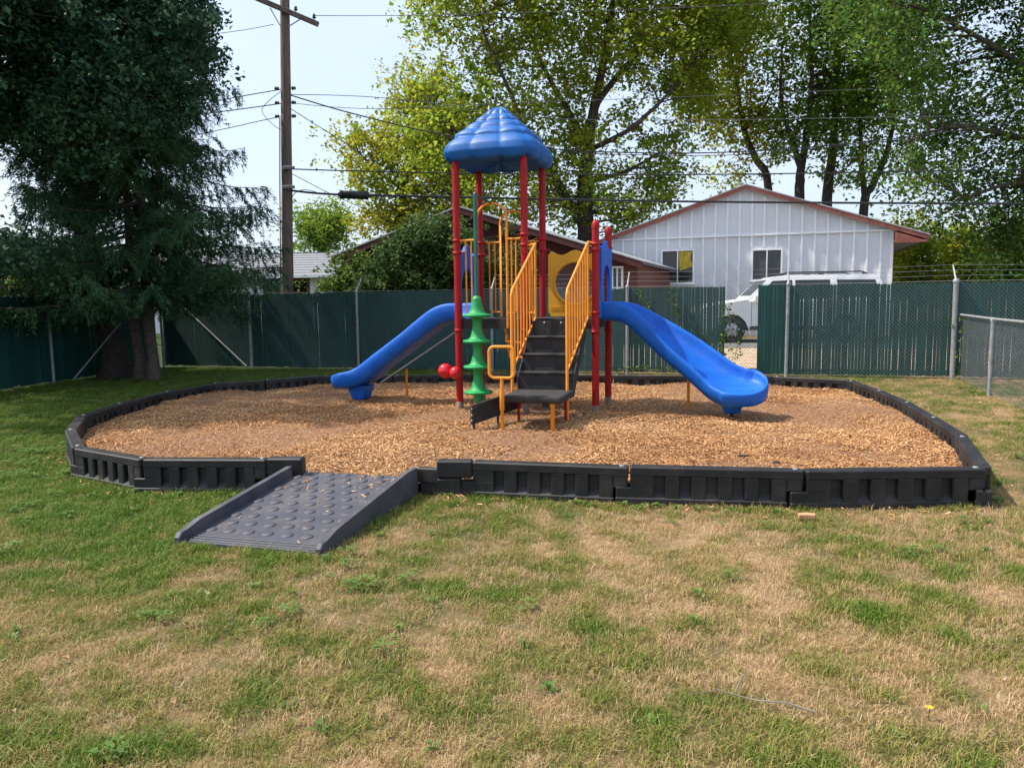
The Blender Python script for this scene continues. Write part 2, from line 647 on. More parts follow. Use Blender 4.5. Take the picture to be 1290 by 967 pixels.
gm = bpy.data.materials.new('lawn_soil')
gm.use_nodes = True
N, L = gm.node_tree.nodes, gm.node_tree.links
gb = N['Principled BSDF']
gb.inputs['Roughness'].default_value = 0.95
gb.inputs['Specular IOR Level'].default_value = 0.1
at = N.new('ShaderNodeAttribute')
at.attribute_name = 'dry'
tc = N.new('ShaderNodeTexCoord')
n1 = N.new('ShaderNodeTexNoise')
n1.inputs['Scale'].default_value = 14
n1.inputs['Detail'].default_value = 8
n1.inputs['Roughness'].default_value = 0.7
L.new(tc.outputs['Object'], n1.inputs['Vector'])
ma = N.new('ShaderNodeMath')
ma.operation = 'MULTIPLY_ADD'
ma.inputs[1].default_value = 0.9
ma.inputs[2].default_value = -0.45
L.new(n1.outputs['Fac'], ma.inputs[0])
mb = N.new('ShaderNodeMath')
mb.operation = 'ADD'
L.new(at.outputs['Fac'], mb.inputs[0])
L.new(ma.outputs[0], mb.inputs[1])
cr = N.new('ShaderNodeValToRGB')
for _ in range(2):
    cr.color_ramp.elements.new(0.5)
for e, (p, c) in zip(cr.color_ramp.elements, [(0.0, (0.035, 0.055, 0.015)), (0.4, (0.075, 0.08, 0.028)), (0.75, (0.19, 0.135, 0.065)), (1.0, (0.29, 0.195, 0.105))]):
    e.position = p
    e.color = (*c, 1)
L.new(mb.outputs[0], cr.inputs[0])
L.new(cr.outputs[0], gb.inputs['Base Color'])
n2 = N.new('ShaderNodeTexNoise')
n2.inputs['Scale'].default_value = 60
n2.inputs['Detail'].default_value = 6
L.new(tc.outputs['Object'], n2.inputs['Vector'])
bp = N.new('ShaderNodeBump')
bp.inputs['Strength'].default_value = 0.8
bp.inputs['Distance'].default_value = 0.03
L.new(n2.outputs['Fac'], bp.inputs['Height'])
L.new(bp.outputs[0], gb.inputs['Normal'])
tag(meshobj('ground', ground_grid(), gm), kind='structure')

# driveway strip behind the fence
FV = Vector((1, FENCE_S, 0)).normalized()      # along the fence
FN = Vector((-FENCE_S, 1, 0)).normalized()     # away from the camera
F0 = Vector((0, 17.1, 0))


def strip(name, s0, s1, d0, d1, dz, mt, nx=40, ny=8):
    P = []
    for i in range(nx + 1):
        row = []
        for j in range(ny + 1):
            p = F0 + FV * (s0 + (s1 - s0) * i / nx) + FN * (d0 + (d1 - d0) * j / ny)
            row.append((p.x, p.y, gzf(p.x, p.y) + dz))
        P.append(row)
    o = MB().grid(P).build(name, mt)
    return tag(o, kind='structure')


DIRT = mat('pale_dirt', (0.42, 0.31, 0.21), 0.95, 0.25, 5, 0.5, 40, dirt=(0.12, 0.15, 0.05), dirt_amt=0.6)
ASPH = mat('grey_gravel_drive', (0.16, 0.155, 0.15), 0.95, 0.25, 7, 0.5, 70)
strip('dirt_verge', -2, 30, 1.2, 4.4, 0.05, DIRT)
strip('driveway', -1, 30, 4.4, 8.6, 0.06, ASPH)

# ------------------------------------------------------------------ mulch bed
MULCH = mat('wood_mulch', (0.15, 0.072, 0.036), 0.95, 0.4, 28, 1.0, 70, col2=(0.36, 0.20, 0.105))


def mulch_mesh():
    pts = [(CENT.x + (x - CENT.x) * 0.995, CENT.y + (y - CENT.y) * 0.995) for x, y in BXY]
    bm = bmesh.new()
    poly = [bm.verts.new((x, y, 0)) for x, y in pts]
    bm.faces.new(poly)
    x0, x1, y0, y1 = min(p[0] for p in pts), max(p[0] for p in pts), min(p[1] for p in pts), max(p[1] for p in pts)
    for x in np.arange(x0, x1, 0.12):
        bmesh.ops.bisect_plane(bm, geom=bm.verts[:] + bm.edges[:] + bm.faces[:], plane_co=(x, 0, 0), plane_no=(1, 0, 0))
    for y in np.arange(y0, y1, 0.12):
        bmesh.ops.bisect_plane(bm, geom=bm.verts[:] + bm.edges[:] + bm.faces[:], plane_co=(0, y, 0), plane_no=(0, 1, 0))
    co = np.array([v.co[:] for v in bm.verts])
    z = mulch_z(co[:, 0], co[:, 1]) - 0.012
    for v, q in zip(bm.verts, z):
        v.co.z = q
    for f in bm.faces:
        f.smooth = True
        if f.normal.z < 0:
            f.normal_flip()
    bmesh.ops.recalc_face_normals(bm, faces=bm.faces[:])
    me = bpy.data.meshes.new('mulch_bed')
    bm.to_mesh(me)
    bm.free()
    return me


tag(meshobj('mulch_bed', mulch_mesh(), MULCH), kind='structure')


# ------------------------------------------------------------------ scatter (uncountable ground cover only)
def scatter(name, pts, rot, scl, tint, variants, mt):
    me = bpy.data.meshes.new(name)
    n = len(pts)
    me.vertices.add(n)
    me.vertices.foreach_set('co', np.asarray(pts, np.float32).ravel())
    a = me.attributes.new('rot', 'FLOAT_VECTOR', 'POINT')
    a.data.foreach_set('vector', np.asarray(rot, np.float32).ravel())
    a = me.attributes.new('scl', 'FLOAT', 'POINT')
    a.data.foreach_set('value', np.asarray(scl, np.float32))
    a = me.attributes.new('tint', 'FLOAT', 'POINT')
    a.data.foreach_set('value', np.asarray(tint, np.float32))
    a = me.attributes.new('vid', 'INT', 'POINT')
    a.data.foreach_set('value', RNG.integers(0, len(variants), n).astype(np.int32))
    o = meshobj(name, me, mt)
    ng = bpy.data.node_groups.new(name + '_scatter', 'GeometryNodeTree')
    ng.interface.new_socket('Geometry', in_out='INPUT', socket_type='NodeSocketGeometry')
    ng.interface.new_socket('Geometry', in_out='OUTPUT', socket_type='NodeSocketGeometry')
    gi, go = ng.nodes.new('NodeGroupInput'), ng.nodes.new('NodeGroupOutput')
    io = ng.nodes.new('GeometryNodeInstanceOnPoints')
    jn = ng.nodes.new('GeometryNodeJoinGeometry')
    for i, vm in enumerate(variants):
        vo = bpy.data.objects.new('%s_piece' % name, vm)
        if not vm.materials:
            vm.materials.append(mt)
        oi = ng.nodes.new('GeometryNodeObjectInfo')
        oi.inputs['Object'].default_value = vo
        oi.inputs['As Instance'].default_value = True
        ng.links.new(oi.outputs['Geometry'], jn.inputs[0])

    def na(nm, ty):
        q = ng.nodes.new('GeometryNodeInputNamedAttribute')
        q.data_type = ty
        q.inputs['Name'].default_value = nm
        return q.outputs[0]
    ng.links.new(gi.outputs[0], io.inputs['Points'])
    ng.links.new(jn.outputs[0], io.inputs['Instance'])
    io.inputs['Pick Instance'].default_value = True
    ng.links.new(na('vid', 'INT'), io.inputs['Instance Index'])
    ng.links.new(na('rot', 'FLOAT_VECTOR'), io.inputs['Rotation'])
    ng.links.new(na('scl', 'FLOAT'), io.inputs['Scale'])
    ng.links.new(io.outputs[0], go.inputs[0])
    md = o.modifiers.new('scatter', 'NODES')
    md.node_group = ng
    return o


def tuft_mesh(seed, nb, rad, h0, h1, w, lean):
    r = np.random.default_rng(seed)
    V, F = [], []
    for i in range(nb):
        a, q = r.uniform(0, 6.28), rad * math.sqrt(r.random())
        bx_, by_ = q * math.cos(a), q * math.sin(a)
        h = r.uniform(h0, h1)
        d = r.uniform(0, 6.28)
        ln = h * r.uniform(0.1, lean)
        ww = w * r.uniform(0.6, 1.3)
        sx, sy = -math.sin(d) * ww / 2, math.cos(d) * ww / 2
        o = len(V)
        mx_, my_ = bx_ + math.cos(d) * ln * 0.35, by_ + math.sin(d) * ln * 0.35
        V += [(bx_ - sx, by_ - sy, -0.008), (bx_ + sx, by_ + sy, -0.008), (mx_ + sx * .8, my_ + sy * .8, h * 0.6), (mx_ - sx * .8, my_ - sy * .8, h * 0.6),
              (bx_ + math.cos(d) * ln, by_ + math.sin(d) * ln, h * r.uniform(0.75, 1.0))]
        F += [(o, o + 1, o + 2, o + 3), (o + 3, o + 2, o + 4)]
    me = bpy.data.meshes.new('tuft')
    me.from_pydata(V, [], F)
    return me


def clover_mesh(seed, nb):
    r = np.random.default_rng(seed)
    V, F = [], []
    for i in range(nb):
        a, q = r.uniform(0, 6.28), 0.055 * math.sqrt(r.random())
        c = Vector((q * math.cos(a), q * math.sin(a), r.uniform(0.015, 0.06)))
        for k in range(3):
            d = a + k * 2.094 + r.uniform(-.2, .2)
            u = Vector((math.cos(d), math.sin(d), r.uniform(-.1, .35)))
            w = Vector((-math.sin(d), math.cos(d), 0))
            s_ = r.uniform(0.009, 0.015)
            o = len(V)
            V += [c, c + u * s_ + w * s_ * .7, c + u * s_ * 2, c + u * s_ - w * s_ * .7]
            F += [(o, o + 1, o + 2, o + 3)]
    me = bpy.data.meshes.new('clover')
    me.from_pydata(V, [], F)
    return me


def rosette_mesh(seed, nb):
    r = np.random.default_rng(seed)
    V, F = [], []
    for i in range(nb):
        a = r.uniform(0, 6.28)
        ln = r.uniform(0.025, 0.065)
        w = Vector((-math.sin(a), math.cos(a), 0)) * ln * 0.13
        p = [Vector((math.cos(a), math.sin(a), 0)) * ln * t + Vector((0, 0, z)) for t, z in ((0.05, 0.0), (0.45, 0.03), (0.8, 0.035), (1.0, 0.02))]
        o = len(V)
        V += [p[0] - w * .3, p[0] + w * .3, p[1] - w, p[1] + w, p[2] - w * .9, p[2] + w * .9, p[3]]
        F += [(o, o + 1, o + 3, o + 2), (o + 2, o + 3, o + 5, o + 4), (o + 4, o + 5, o + 6)]
    me = bpy.data.meshes.new('weed')
    me.from_pydata(V, [], F)
    return me


def sample_ground(y0, y1, dens, mx=2.8, k=0.72):
    area = (y1 - y0) * 2 * (k * y1 + mx)
    n = int(area * dens)
    y = RNG.uniform(y0, y1, n)
    x = RNG.uniform(-(k * y1 + mx), k * y1 + mx, n)
    ok = np.abs(x) < k * y + mx
    return x[ok], y[ok]


BPOLY = BXY
RAMP_O = Vector((-2.27, 5.07, 0))
RAMP_A = math.atan2(-0.27, 0.97)
RU = Vector((math.cos(RAMP_A), math.sin(RAMP_A), 0))
RV = Vector((-RU.y, RU.x, 0))
RAMP_W, RAMP_L = 1.10, 1.56


def on_lawn(x, y):
    ok = ~inpoly(x, y, BPOLY)
    dx, dy = x - RAMP_O.x, y - RAMP_O.y
    u, v = dx * RU.x + dy * RU.y, dx * RV.x + dy * RV.y
    ok &= ~((u > 0.0) & (u < RAMP_W) & (v > -0.02) & (v < RAMP_L + 0.1))
    return ok


GRASS = tint_mat('grass_blade', [(0.0, (0.055, 0.145, 0.012)), (0.36, (0.15, 0.225, 0.025)), (0.60, (0.33, 0.285, 0.080)), (0.84, (0.54, 0.355, 0.185)), (1.0, (0.66, 0.48, 0.28))], 0.6, 0.3, 0.34)
CLOV = tint_mat('clover_leaf', [(0.0, (0.07, 0.15, 0.025)), (1.0, (0.16, 0.24, 0.05))], 0.55, 0.3, 0.5)


def grass_layer(name, bands, variants, mt, thin=0.35, smin=0.7, smax=1.25, tall_edges=False):
    X, Y = [], []
    for y0, y1, d in bands:
        x, y = sample_ground(y0, y1, d)
        X.append(x)
        Y.append(y)
    x, y = np.concatenate(X), np.concatenate(Y)
    ok = on_lawn(x, y) & (y < fence_y(x) - 0.05)
    x, y = x[ok], y[ok]
    dr = dryness(x, y)
    bare = fbm(x, y, 1.7, 31, 3)
    keep = RNG.random(len(x)) > np.clip(thin * dr + 1.1 * sstep(0.62, 0.78, bare) * dr, 0, 0.9)
    # worn soil outside the timber corner
    keep &= ~((np.hypot((x - 4.25) / 0.5, (y - 6.3) / 1.0) < 1) & (RNG.random(len(x)) < 0.85))
    x, y, dr = x[keep], y[keep], dr[keep]
    n = len(x)
    rot = np.stack([RNG.normal(0, .12, n), RNG.normal(0, .12, n), RNG.uniform(0, 6.28, n)], -1)
    s_ = RNG.uniform(smin, smax, n) * (1.1 - 0.35 * dr)
    fine = fbm(x, y, 7.0, 12, 3) - .5
    t = np.clip(dr * 0.66 + fine * 1.05 + RNG.normal(0, .15, n) + 0.01, 0, 0.8)
    s_ = s_ * (1.0 - 0.9 * fine)
    return scatter(name, np.stack([x, y, gz(x, y)], -1), rot, s_, t, variants, mt)


g = grass_layer('grass', [(1.6, 4.2, 1150), (4.2, 7.0, 800), (7.0, 12.0, 420), (12.0, 19.5, 220)],
                [tuft_mesh(i, 18, 0.060, 0.010, 0.040, 0.0034, 2.0) for i in range(9)], GRASS, 0.12)
tag(g, 'short patchy lawn grass, part green and part dry straw', 'grass', kind='stuff')
g = grass_layer('long_grass', [(1.6, 7.0, 26), (7.0, 18.0, 10)],
                [tuft_mesh(40 + i, 18, 0.045, 0.03, 0.075, 0.0040, 1.2) for i in range(5)], GRASS, 0.7)
tag(g, 'scattered longer green grass tufts standing above the lawn', 'grass', kind='stuff')

# clover and broad-leaf ground cover, mostly along the timbers and in the shade
x, y = [], []
for y0, y1, d in ((1.6, 7, 12), (7, 17, 30)):
    p, q = sample_ground(y0, y1, d)
    x.append(p)
    y.append(q)
x, y = np.concatenate(x), np.concatenate(y)
kp = on_lawn(x, y) & (RNG.random(len(x)) < (1 - dryness(x, y)) ** 1.5 * sstep(0.45, 0.62, fbm(x, y, 1.1, 50)))
x, y = x[kp], y[kp]
n = len(x)
o = scatter('clover', np.stack([x, y, gz(x, y)], -1), np.stack([np.zeros(n), np.zeros(n), RNG.uniform(0, 6.28, n)], -1), RNG.uniform(.7, 1.3, n), RNG.uniform(0, .6, n),
            [clover_mesh(i, 12) for i in range(4)], CLOV)
tag(o, 'low green clover patches in the lawn', 'clover', kind='stuff')
# weeds: rosettes in the dry lawn and a fringe at the foot of the timbers
x, y = sample_ground(1.8, 7, 1.4)
ex, ey = [], []
for i in range(len(BPTS) - 1):
    a, b = BPTS[i], BPTS[i + 1]
    nrm = Vector((b.y - a.y, -(b.x - a.x), 0)).normalized()
    for _ in range(16):
        t = random.random()
        p = a.lerp(b, t) + nrm * random.uniform(0.10, 0.22)
        if vnoise(p.x, p.y, 1.3, 77) > 0.45:
            ex.append(p.x)
            ey.append(p.y)
x, y = np.concatenate([x, ex]), np.concatenate([y, ey])
kp = on_lawn(x, y)
x, y = x[kp], y[kp]
n = len(x)
o = scatter('broadleaf_weeds', np.stack([x, y, gz(x, y)], -1), np.stack([np.zeros(n), np.zeros(n), RNG.uniform(0, 6.28, n)], -1), RNG.uniform(.6, 1.2, n), RNG.uniform(0, .8, n),
            [rosette_mesh(i, 11) for i in range(4)], CLOV)
tag(o, 'leafy broadleaf weeds in the lawn and along the timbers', 'weeds', kind='stuff')
# dry fallen leaves and straw bits
def dry_leaf(seed):
    r = np.random.default_rng(seed)
    V, F = [], []
    for k in range(1):
        l, w = r.uniform(.03, .055), r.uniform(.018, .03)
        c = r.uniform(.004, .014)
        V = [(-l / 2, 0, .006), (-l * .1, -w / 2, c), (l / 2, 0, .01), (0, w / 2, c + .006), (0, 0, .002)]
        F = [(0, 1, 4), (1, 2, 4), (2, 3, 4), (3, 0, 4)]
    me = bpy.data.meshes.new('dry_leaf')
    me.from_pydata(V, [], F)
    return me


x, y = sample_ground(1.8, 16, 4.5)
kp = on_lawn(x, y) & (y < fence_y(x) - .1)
x, y = x[kp], y[kp]
n = len(x)
DRYL = tint_mat('dry_leaf_brown', [(0.0, (0.14, 0.075, 0.035)), (0.6, (0.34, 0.22, 0.11)), (1.0, (0.55, 0.45, 0.30))], 0.8, 0.15, 0.3)
o = scatter('fallen_leaves', np.stack([x, y, gz(x, y) + .022], -1), np.stack([RNG.normal(0, .5, n), RNG.normal(0, .5, n), RNG.uniform(0, 6.28, n)], -1), RNG.uniform(.5, 1.15, n), RNG.uniform(0, .8, n),
            [dry_leaf(i) for i in range(5)], DRYL)
tag(o, 'small dry brown leaves scattered over the lawn', 'leaves', kind='stuff')
# grass fringe hugging timbers and ramp
ex, ey = [], []
for i in range(len(BPTS) - 1):
    a, b = BPTS[i], BPTS[i + 1]
    nrm = Vector((b.y - a.y, -(b.x - a.x), 0)).normalized()
    for _ in range(70):
        p = a.lerp(b, random.random()) + nrm * random.uniform(0.085, 0.17)
        ex.append(p.x)
        ey.append(p.y)
for _ in range(160):
    v = random.uniform(0, RAMP_L)
    p = RAMP_O + RU * (random.choice((-1, 1)) * random.uniform(0.02, 0.08) + (RAMP_W if random.random() < .6 else 0)) + RV * v
    ex.append(p.x)
    ey.append(p.y)
for _ in range(60):
    p = RAMP_O + RU * random.uniform(0, RAMP_W) + RV * random.uniform(-0.12, -0.03)
    ex.append(p.x)
    ey.append(p.y)
x, y = np.array(ex), np.array(ey)
kp = on_lawn(x, y) & (vnoise(x, y, 2.2, 61) > 0.52)
x, y = x[kp], y[kp]
n = len(x)
o = scatter('grass_fringe', np.stack([x, y, gz(x, y)], -1), np.stack([RNG.normal(0, .15, n), RNG.normal(0, .15, n), RNG.uniform(0, 6.28, n)], -1), RNG.uniform(.6, 1.25, n),
            np.clip(dryness(x, y) * .45 + RNG.normal(0, .08, n), 0, .8), [tuft_mesh(80 + i, 14, 0.03, 0.02, 0.065, 0.0042, 1.0) for i in range(5)], GRASS)
tag(o, 'green grass fringe growing along the timbers and ramp', 'grass', kind='stuff')

# wood chips on the mulch bed
CHIP = tint_mat('wood_chip', [(0.0, (0.085, 0.038, 0.020)), (0.30, (0.28, 0.132, 0.056)), (0.65, (0.49, 0.255, 0.105)), (1.0, (0.66, 0.43, 0.225))], 0.85, 0.0, 0.3)


def chip_mesh(seed):
    r = np.random.default_rng(seed)
    l, w, h = r.uniform(.022, .055), r.uniform(.006, .014), r.uniform(.003, .006)
    b = r.uniform(-.006, .006)
    V = [(-l / 2, -w / 2 * r.uniform(.4, 1), 0), (l / 2, -w / 2 * r.uniform(.3, 1), b), (l / 2, w / 2 * r.uniform(.4, 1), b), (-l / 2, w / 2, 0)]
    V += [(p[0] * .97, p[1] * .9, p[2] + h) for p in V]
    me = bpy.data.meshes.new('chip')
    me.from_pydata(V, [], [(3, 2, 1, 0), (4, 5, 6, 7), (0, 1, 5, 4), (1, 2, 6, 5), (2, 3, 7, 6), (3, 0, 4, 7)])
    return me


bx0, bx1 = min(p[0] for p in BXY), max(p[0] for p in BXY)
by0, by1 = min(p[1] for p in BXY), max(p[1] for p in BXY)
n = 190000
x, y = RNG.uniform(bx0, bx1, n), by0 + (by1 - by0) * RNG.random(n) ** 1.25
shr = [(CENT.x + (a - CENT.x) * .985, CENT.y + (b - CENT.y) * .985) for a, b in BXY]
worn = sstep(0.52, 0.68, fbm(x, y, 0.7, 90, 3))
kp = inpoly(x, y, shr) & (RNG.random(n) > 0.55 * worn)
x, y, worn = x[kp], y[kp], worn[kp]
zc = mulch_z(x, y) + RNG.uniform(-.012, .012, len(x))
# chips kicked out over the timbers and onto the ramp
sx_, sy_, sz_ = [], [], []
for i in range(len(BPTS) - 1):
    a, b = BPTS[i], BPTS[i + 1]
    nrm = Vector((b.y - a.y, -(b.x - a.x), 0)).normalized()
    for _ in range(26):
        p = a.lerp(b, random.random()) + nrm * (0.08 + abs(random.gauss(0, .16)))
        sx_.append(p.x)
        sy_.append(p.y)
        sz_.append(gzf(p.x, p.y) + .02)
for _ in range(60):
    v = RAMP_L * (1 - abs(random.gauss(0, .3)))
    if v < .1:
        continue
    p = RAMP_O + RU * random.uniform(.07, RAMP_W - .07) + RV * v
    sx_.append(p.x)
    sy_.append(p.y)
    sz_.append(0.017 + 0.135 * min(1, max(0, (v - 0.02) / (RAMP_L - 0.2))))
kp = on_lawn(np.array(sx_), np.array(sy_)) | (np.arange(len(sx_)) >= 26 * (len(BPTS) - 1))
x, y, zc = np.concatenate([x, np.array(sx_)[kp]]), np.concatenate([y, np.array(sy_)[kp]]), np.concatenate([zc, np.array(sz_)[kp]])
worn = np.concatenate([worn, np.zeros(kp.sum())])
n = len(x)
o = scatter('wood_chips', np.stack([x, y, zc], -1),
            np.stack([RNG.normal(0, .35, n), RNG.normal(0, .35, n), RNG.uniform(0, 6.28, n)], -1), RNG.uniform(.55, 1.25, n) * (1 - .35 * worn),
            np.clip(RNG.beta(2, 2, n) * .8 + (fbm(x, y, 1.2, 95, 3) - .5) * .5 + .05, 0, .8), [chip_mesh(i) for i in range(10)], CHIP)
tag(o, 'loose brown wood chips covering the play area', 'wood chips', kind='stuff')


# ================================================================== border timbers
def border_mesh():
    """unit length along x (0..1), outer face at -y, half-lap ends"""
    b = MB()
    lap = 0.085
    b.box(0.004, 0.996, -0.056, 0.056, 0.225, 0.30, 0.010)          # top rail
    b.box(0.004 - lap, 0.996 - lap, -0.060, 0.060, 0.0, 0.055, 0.008)  # foot rail
    b.box(0.006, 0.99, -0.010, 0.010, 0.12, 0.24)                    # core above
    b.box(0.004 - lap, 0.99 - lap, -0.0105, 0.0105, 0.04, 0.135)        # core below
    # ribs between pockets
    n = 5
    pw, x0, x1 = 0.062, 0.10, 0.86
    pit = (x1 - x0) / n
    edges = []
    for i in range(n):
        c = x0 + pit * (i + 0.5)
        edges.append((c - pw / 2, c + pw / 2))
    solids = [(0.006, edges[0][0])] + [(edges[i][1], edges[i + 1][0]) for i in range(n - 1)] + [(edges[-1][1], 0.99 - lap)]
    for j, (a, c) in enumerate(solids):
        if j == 0:
            b.box(a, c, -0.052, 0.052, 0.13, 0.235, 0.006)
            b.box(a - lap, c, -0.0525, 0.0525, 0.045, 0.135, 0.006)
        else:
            b.box(a, c, -0.053, 0.053, 0.045, 0.235, 0.014)
    b.box(0.99 - lap, 0.99, -0.0515, 0.0515, 0.135, 0.235, 0.006)
    for a, c in edges:                                              # sloping pocket sills
        for s_ in (-1, 1):
            b.prism([(s_ * 0.057, 0.05), (s_ * 0.008, 0.05), (s_ * 0.008, 0.105)], a - 0.004, c + 0.004, 'yz')
    return b.mesh('border_timber')


BM_ = border_mesh()
BM_.materials.append(BORDER)
SM_ = MB().lathe([(0.0, 0.012), (0.018, 0.010), (0.022, 0.0)], n=10).mesh('stake')
SM_.materials.append(mat('stake_cap', (0.20, 0.20, 0.20), 0.5, 0.2, 20))
ORD = 'first second third fourth fifth sixth seventh eighth ninth tenth eleventh twelfth thirteenth fourteenth fifteenth'.split()
for i in range(len(BPTS) - 1):
    if i in (0, len(BPTS) - 2):
        continue
    a, b = BPTS[i], BPTS[i + 1]
    o = bpy.data.objects.new('border_timber', BM_)
    link(o)
    d = b - a
    o.location = (a.x, a.y, -0.012 + random.uniform(-.004, .006))
    o.rotation_euler = (random.uniform(-.012, .012), random.uniform(-.004, .004), math.atan2(d.y, d.x) + random.uniform(-.006, .006))
    o.scale = (d.length, 1, 1)
    lb = '%s black border timber from the ramp bracket, counting round past the slide by the car' % ORD[i - 1] if i < 13 else '%s black border timber from the ramp, counting round past the leaning tree' % ORD[len(BPTS) - 3 - i]
    tag(o, lb, 'border timber', 'black border timbers around the wood chips')
    s_ = bpy.data.objects.new('stake', SM_)
    link(s_, o)
    s_.location = (0.955, 0, 0.299)
    s_.scale = (1 / d.length, 1, 1)


def end_block(p, q, label):
    d = q - p
    e = empty('border_end_block', (p.x, p.y, -0.005), math.atan2(d.y, d.x))
    ln = d.length
    MB().box(0, ln - .004, -0.056, 0.056, 0.155, 0.30, 0.012).build('upper_lap', BORDER, e)
    MB().box(0.0, ln - .10, -0.0585, 0.0585, 0.0, 0.152, 0.010).build('lower_lap', BORDER, e)
    return tag(e, label, 'border block')


end_block(BPTS[0], BPTS[1], 'short black stepped end block of the timbers, joined to the ramp by a bracket')
end_block(BPTS[-1], BPTS[-2], 'short black stepped end block whose foot is hidden by the ramp rail')

# ------------------------------------------------------------------ ramp
rp = empty('access_ramp', (RAMP_O.x, RAMP_O.y, 0), RAMP_A)
tag(rp, 'charcoal plastic access ramp with raised round studs and side kerbs', 'ramp')
HR = 0.135


def rz_(v):
    return 0.012 + HR * min(1, max(0, (v - 0.02) / (RAMP_L - 0.2)))


W = RAMP_W
prof = [(0.0, -0.02), (0.0, 0.012), (0.10, 0.022), (RAMP_L - 0.18, rz_(RAMP_L - .18)), (RAMP_L, rz_(RAMP_L)), (RAMP_L, -0.02)]
MB().prism(prof, 0.04, W - 0.04, 'yz').build('ramp_deck', RAMP, rp)
for s_ in (0, 1):
    xa = 0.0 if s_ == 0 else W - 0.045
    pr = [(-0.03, -0.02), (-0.03, 0.045), (0.0, 0.075), (0.06, 0.082)] + [(v, rz_(v) + 0.085) for v in np.linspace(0.2, RAMP_L, 8)] + [(RAMP_L + 0.02, rz_(RAMP_L) + .05), (RAMP_L + .02, -0.02)]
    MB().prism(pr, xa, xa + 0.045, 'yz', 0.009).build('side_kerb', RAMP, rp)
for k in range(3):
    MB().box(0.05, W - 0.05, 0.03 + k * 0.035, 0.045 + k * 0.035, 0.010, 0.021 + k * 0.004, 0.003).build('lip_ridge', RAMP, rp)
sm = MB().lathe([(0.0, 0.008), (0.036, 0.0075), (0.041, 0.005), (0.044, -0.003)], n=16).mesh('stud')
sm.materials.append(RAMP)
slope = math.atan2(HR, RAMP_L - .2)
for r_ in range(10):
    for c in range(6 if r_ % 2 else 7):
        u = 0.105 + c * 0.15 + (0.075 if r_ % 2 else 0)
        v = 0.22 + r_ * 0.142
        if v > RAMP_L - .06 or u > W - .09:
            continue
        o = link(bpy.data.objects.new('stud', sm), rp)
        o.location = (u, v, rz_(v) + 0.002)
        o.rotation_euler = (slope if v < RAMP_L - .18 else 0, 0, 0)
# bracket from ramp kerb to the end block
q = Vector((BPTS[0].x, BPTS[0].y, 0)) - RAMP_O
bu, bv = q.dot(RU), q.dot(RV)
MB().box(W - 0.01, bu + 0.03, bv - 0.035, bv + 0.045, 0.10, 0.225, 0.008).build('bracket', BORDER, rp)
MB().box(W + 0.02, bu + 0.02, bv - 0.03, bv + 0.04, 0.0, 0.10, 0.006).build('bracket_foot', BORDER, rp)

# ================================================================== PLAY STRUCTURE
ANG = R(-17)
PO = Vector((1.06, 9.75, MZ))
S = 0.92
ps = empty('play_structure', PO, ANG)
tag(ps, 'playground climber with blue roof, red posts, two blue slides and yellow rails', 'playground')
DZ = 1.20   # deck height above the chips


def post(x, y, h, cap=True):
    b = MB()
    r = 0.046
    b.lathe([(r, -0.25), (r, h - 0.03)], (x, y, 0), 20)
    if cap:
        b.lathe([(r + .004, h - 0.05), (r + .005, h), (r * .9, h + .03), (r * .55, h + .05), (0.0, h + .056)], (x, y, 0), 20)
    o = b.build('post', RED, ps)
    MB().lathe([(r + .001, -0.1), (r + .001, 0.10), (r, 0.101)], (x, y, 0), 20).build('post_foot', GALV_D, o)
    return o


def collar(x, y, z, par, out=None):
    b = MB().lathe([(0.046, -0.02), (0.056, -0.018), (0.056, 0.018), (0.046, 0.02)], (x, y, z), 16)
    b.lathe([(0.058, -0.004), (0.060, 0), (0.058, .004)], (x, y, z), 16)
    if out is not None:
        d = Vector(out).normalized()
        b.tube([(x, y, z), (x + d.x * 0.10, y + d.y * 0.10, z)], 0.014, 8)
    return b.build('clamp_collar', RED, par)


TOP = 3.36
pFL = post(-2 * S, 0, TOP, False)
pFR = post(-S, 0, TOP, False)
pBL = post(-2 * S, S, TOP, False)
pBR = post(-S, S, TOP, False)
p2 = post(0, 0, 2.36)
p4 = post(0, S, 2.36)
for p_, x, y, zs in ((pFL, -2 * S, 0, ((2.22, (1, 0)), (2.06, (1, 0)), (1.05, None))), (pFR, -S, 0, ((2.27, (-1, 0)), (2.14, (1, 0)), (1.05, None))),
                     (pBL, -2 * S, S, ((2.25, (1, 0)), (2.08, (1, 0)), (1.05, None))), (pBR, -S, S, ((2.27, (-1, 0)), (2.12, (1, 0)), (1.05, None))),
                     (p2, 0, 0, ((2.12, (-1, 0)), (2.05, (0, -1)), (1.27, (-1, 0)), (1.03, None))), (p4, 0, S, ((2.12, (-1, 0)), (1.03, None)))):
    for z, d in zs:
        collar(x, y, z, p_, d)


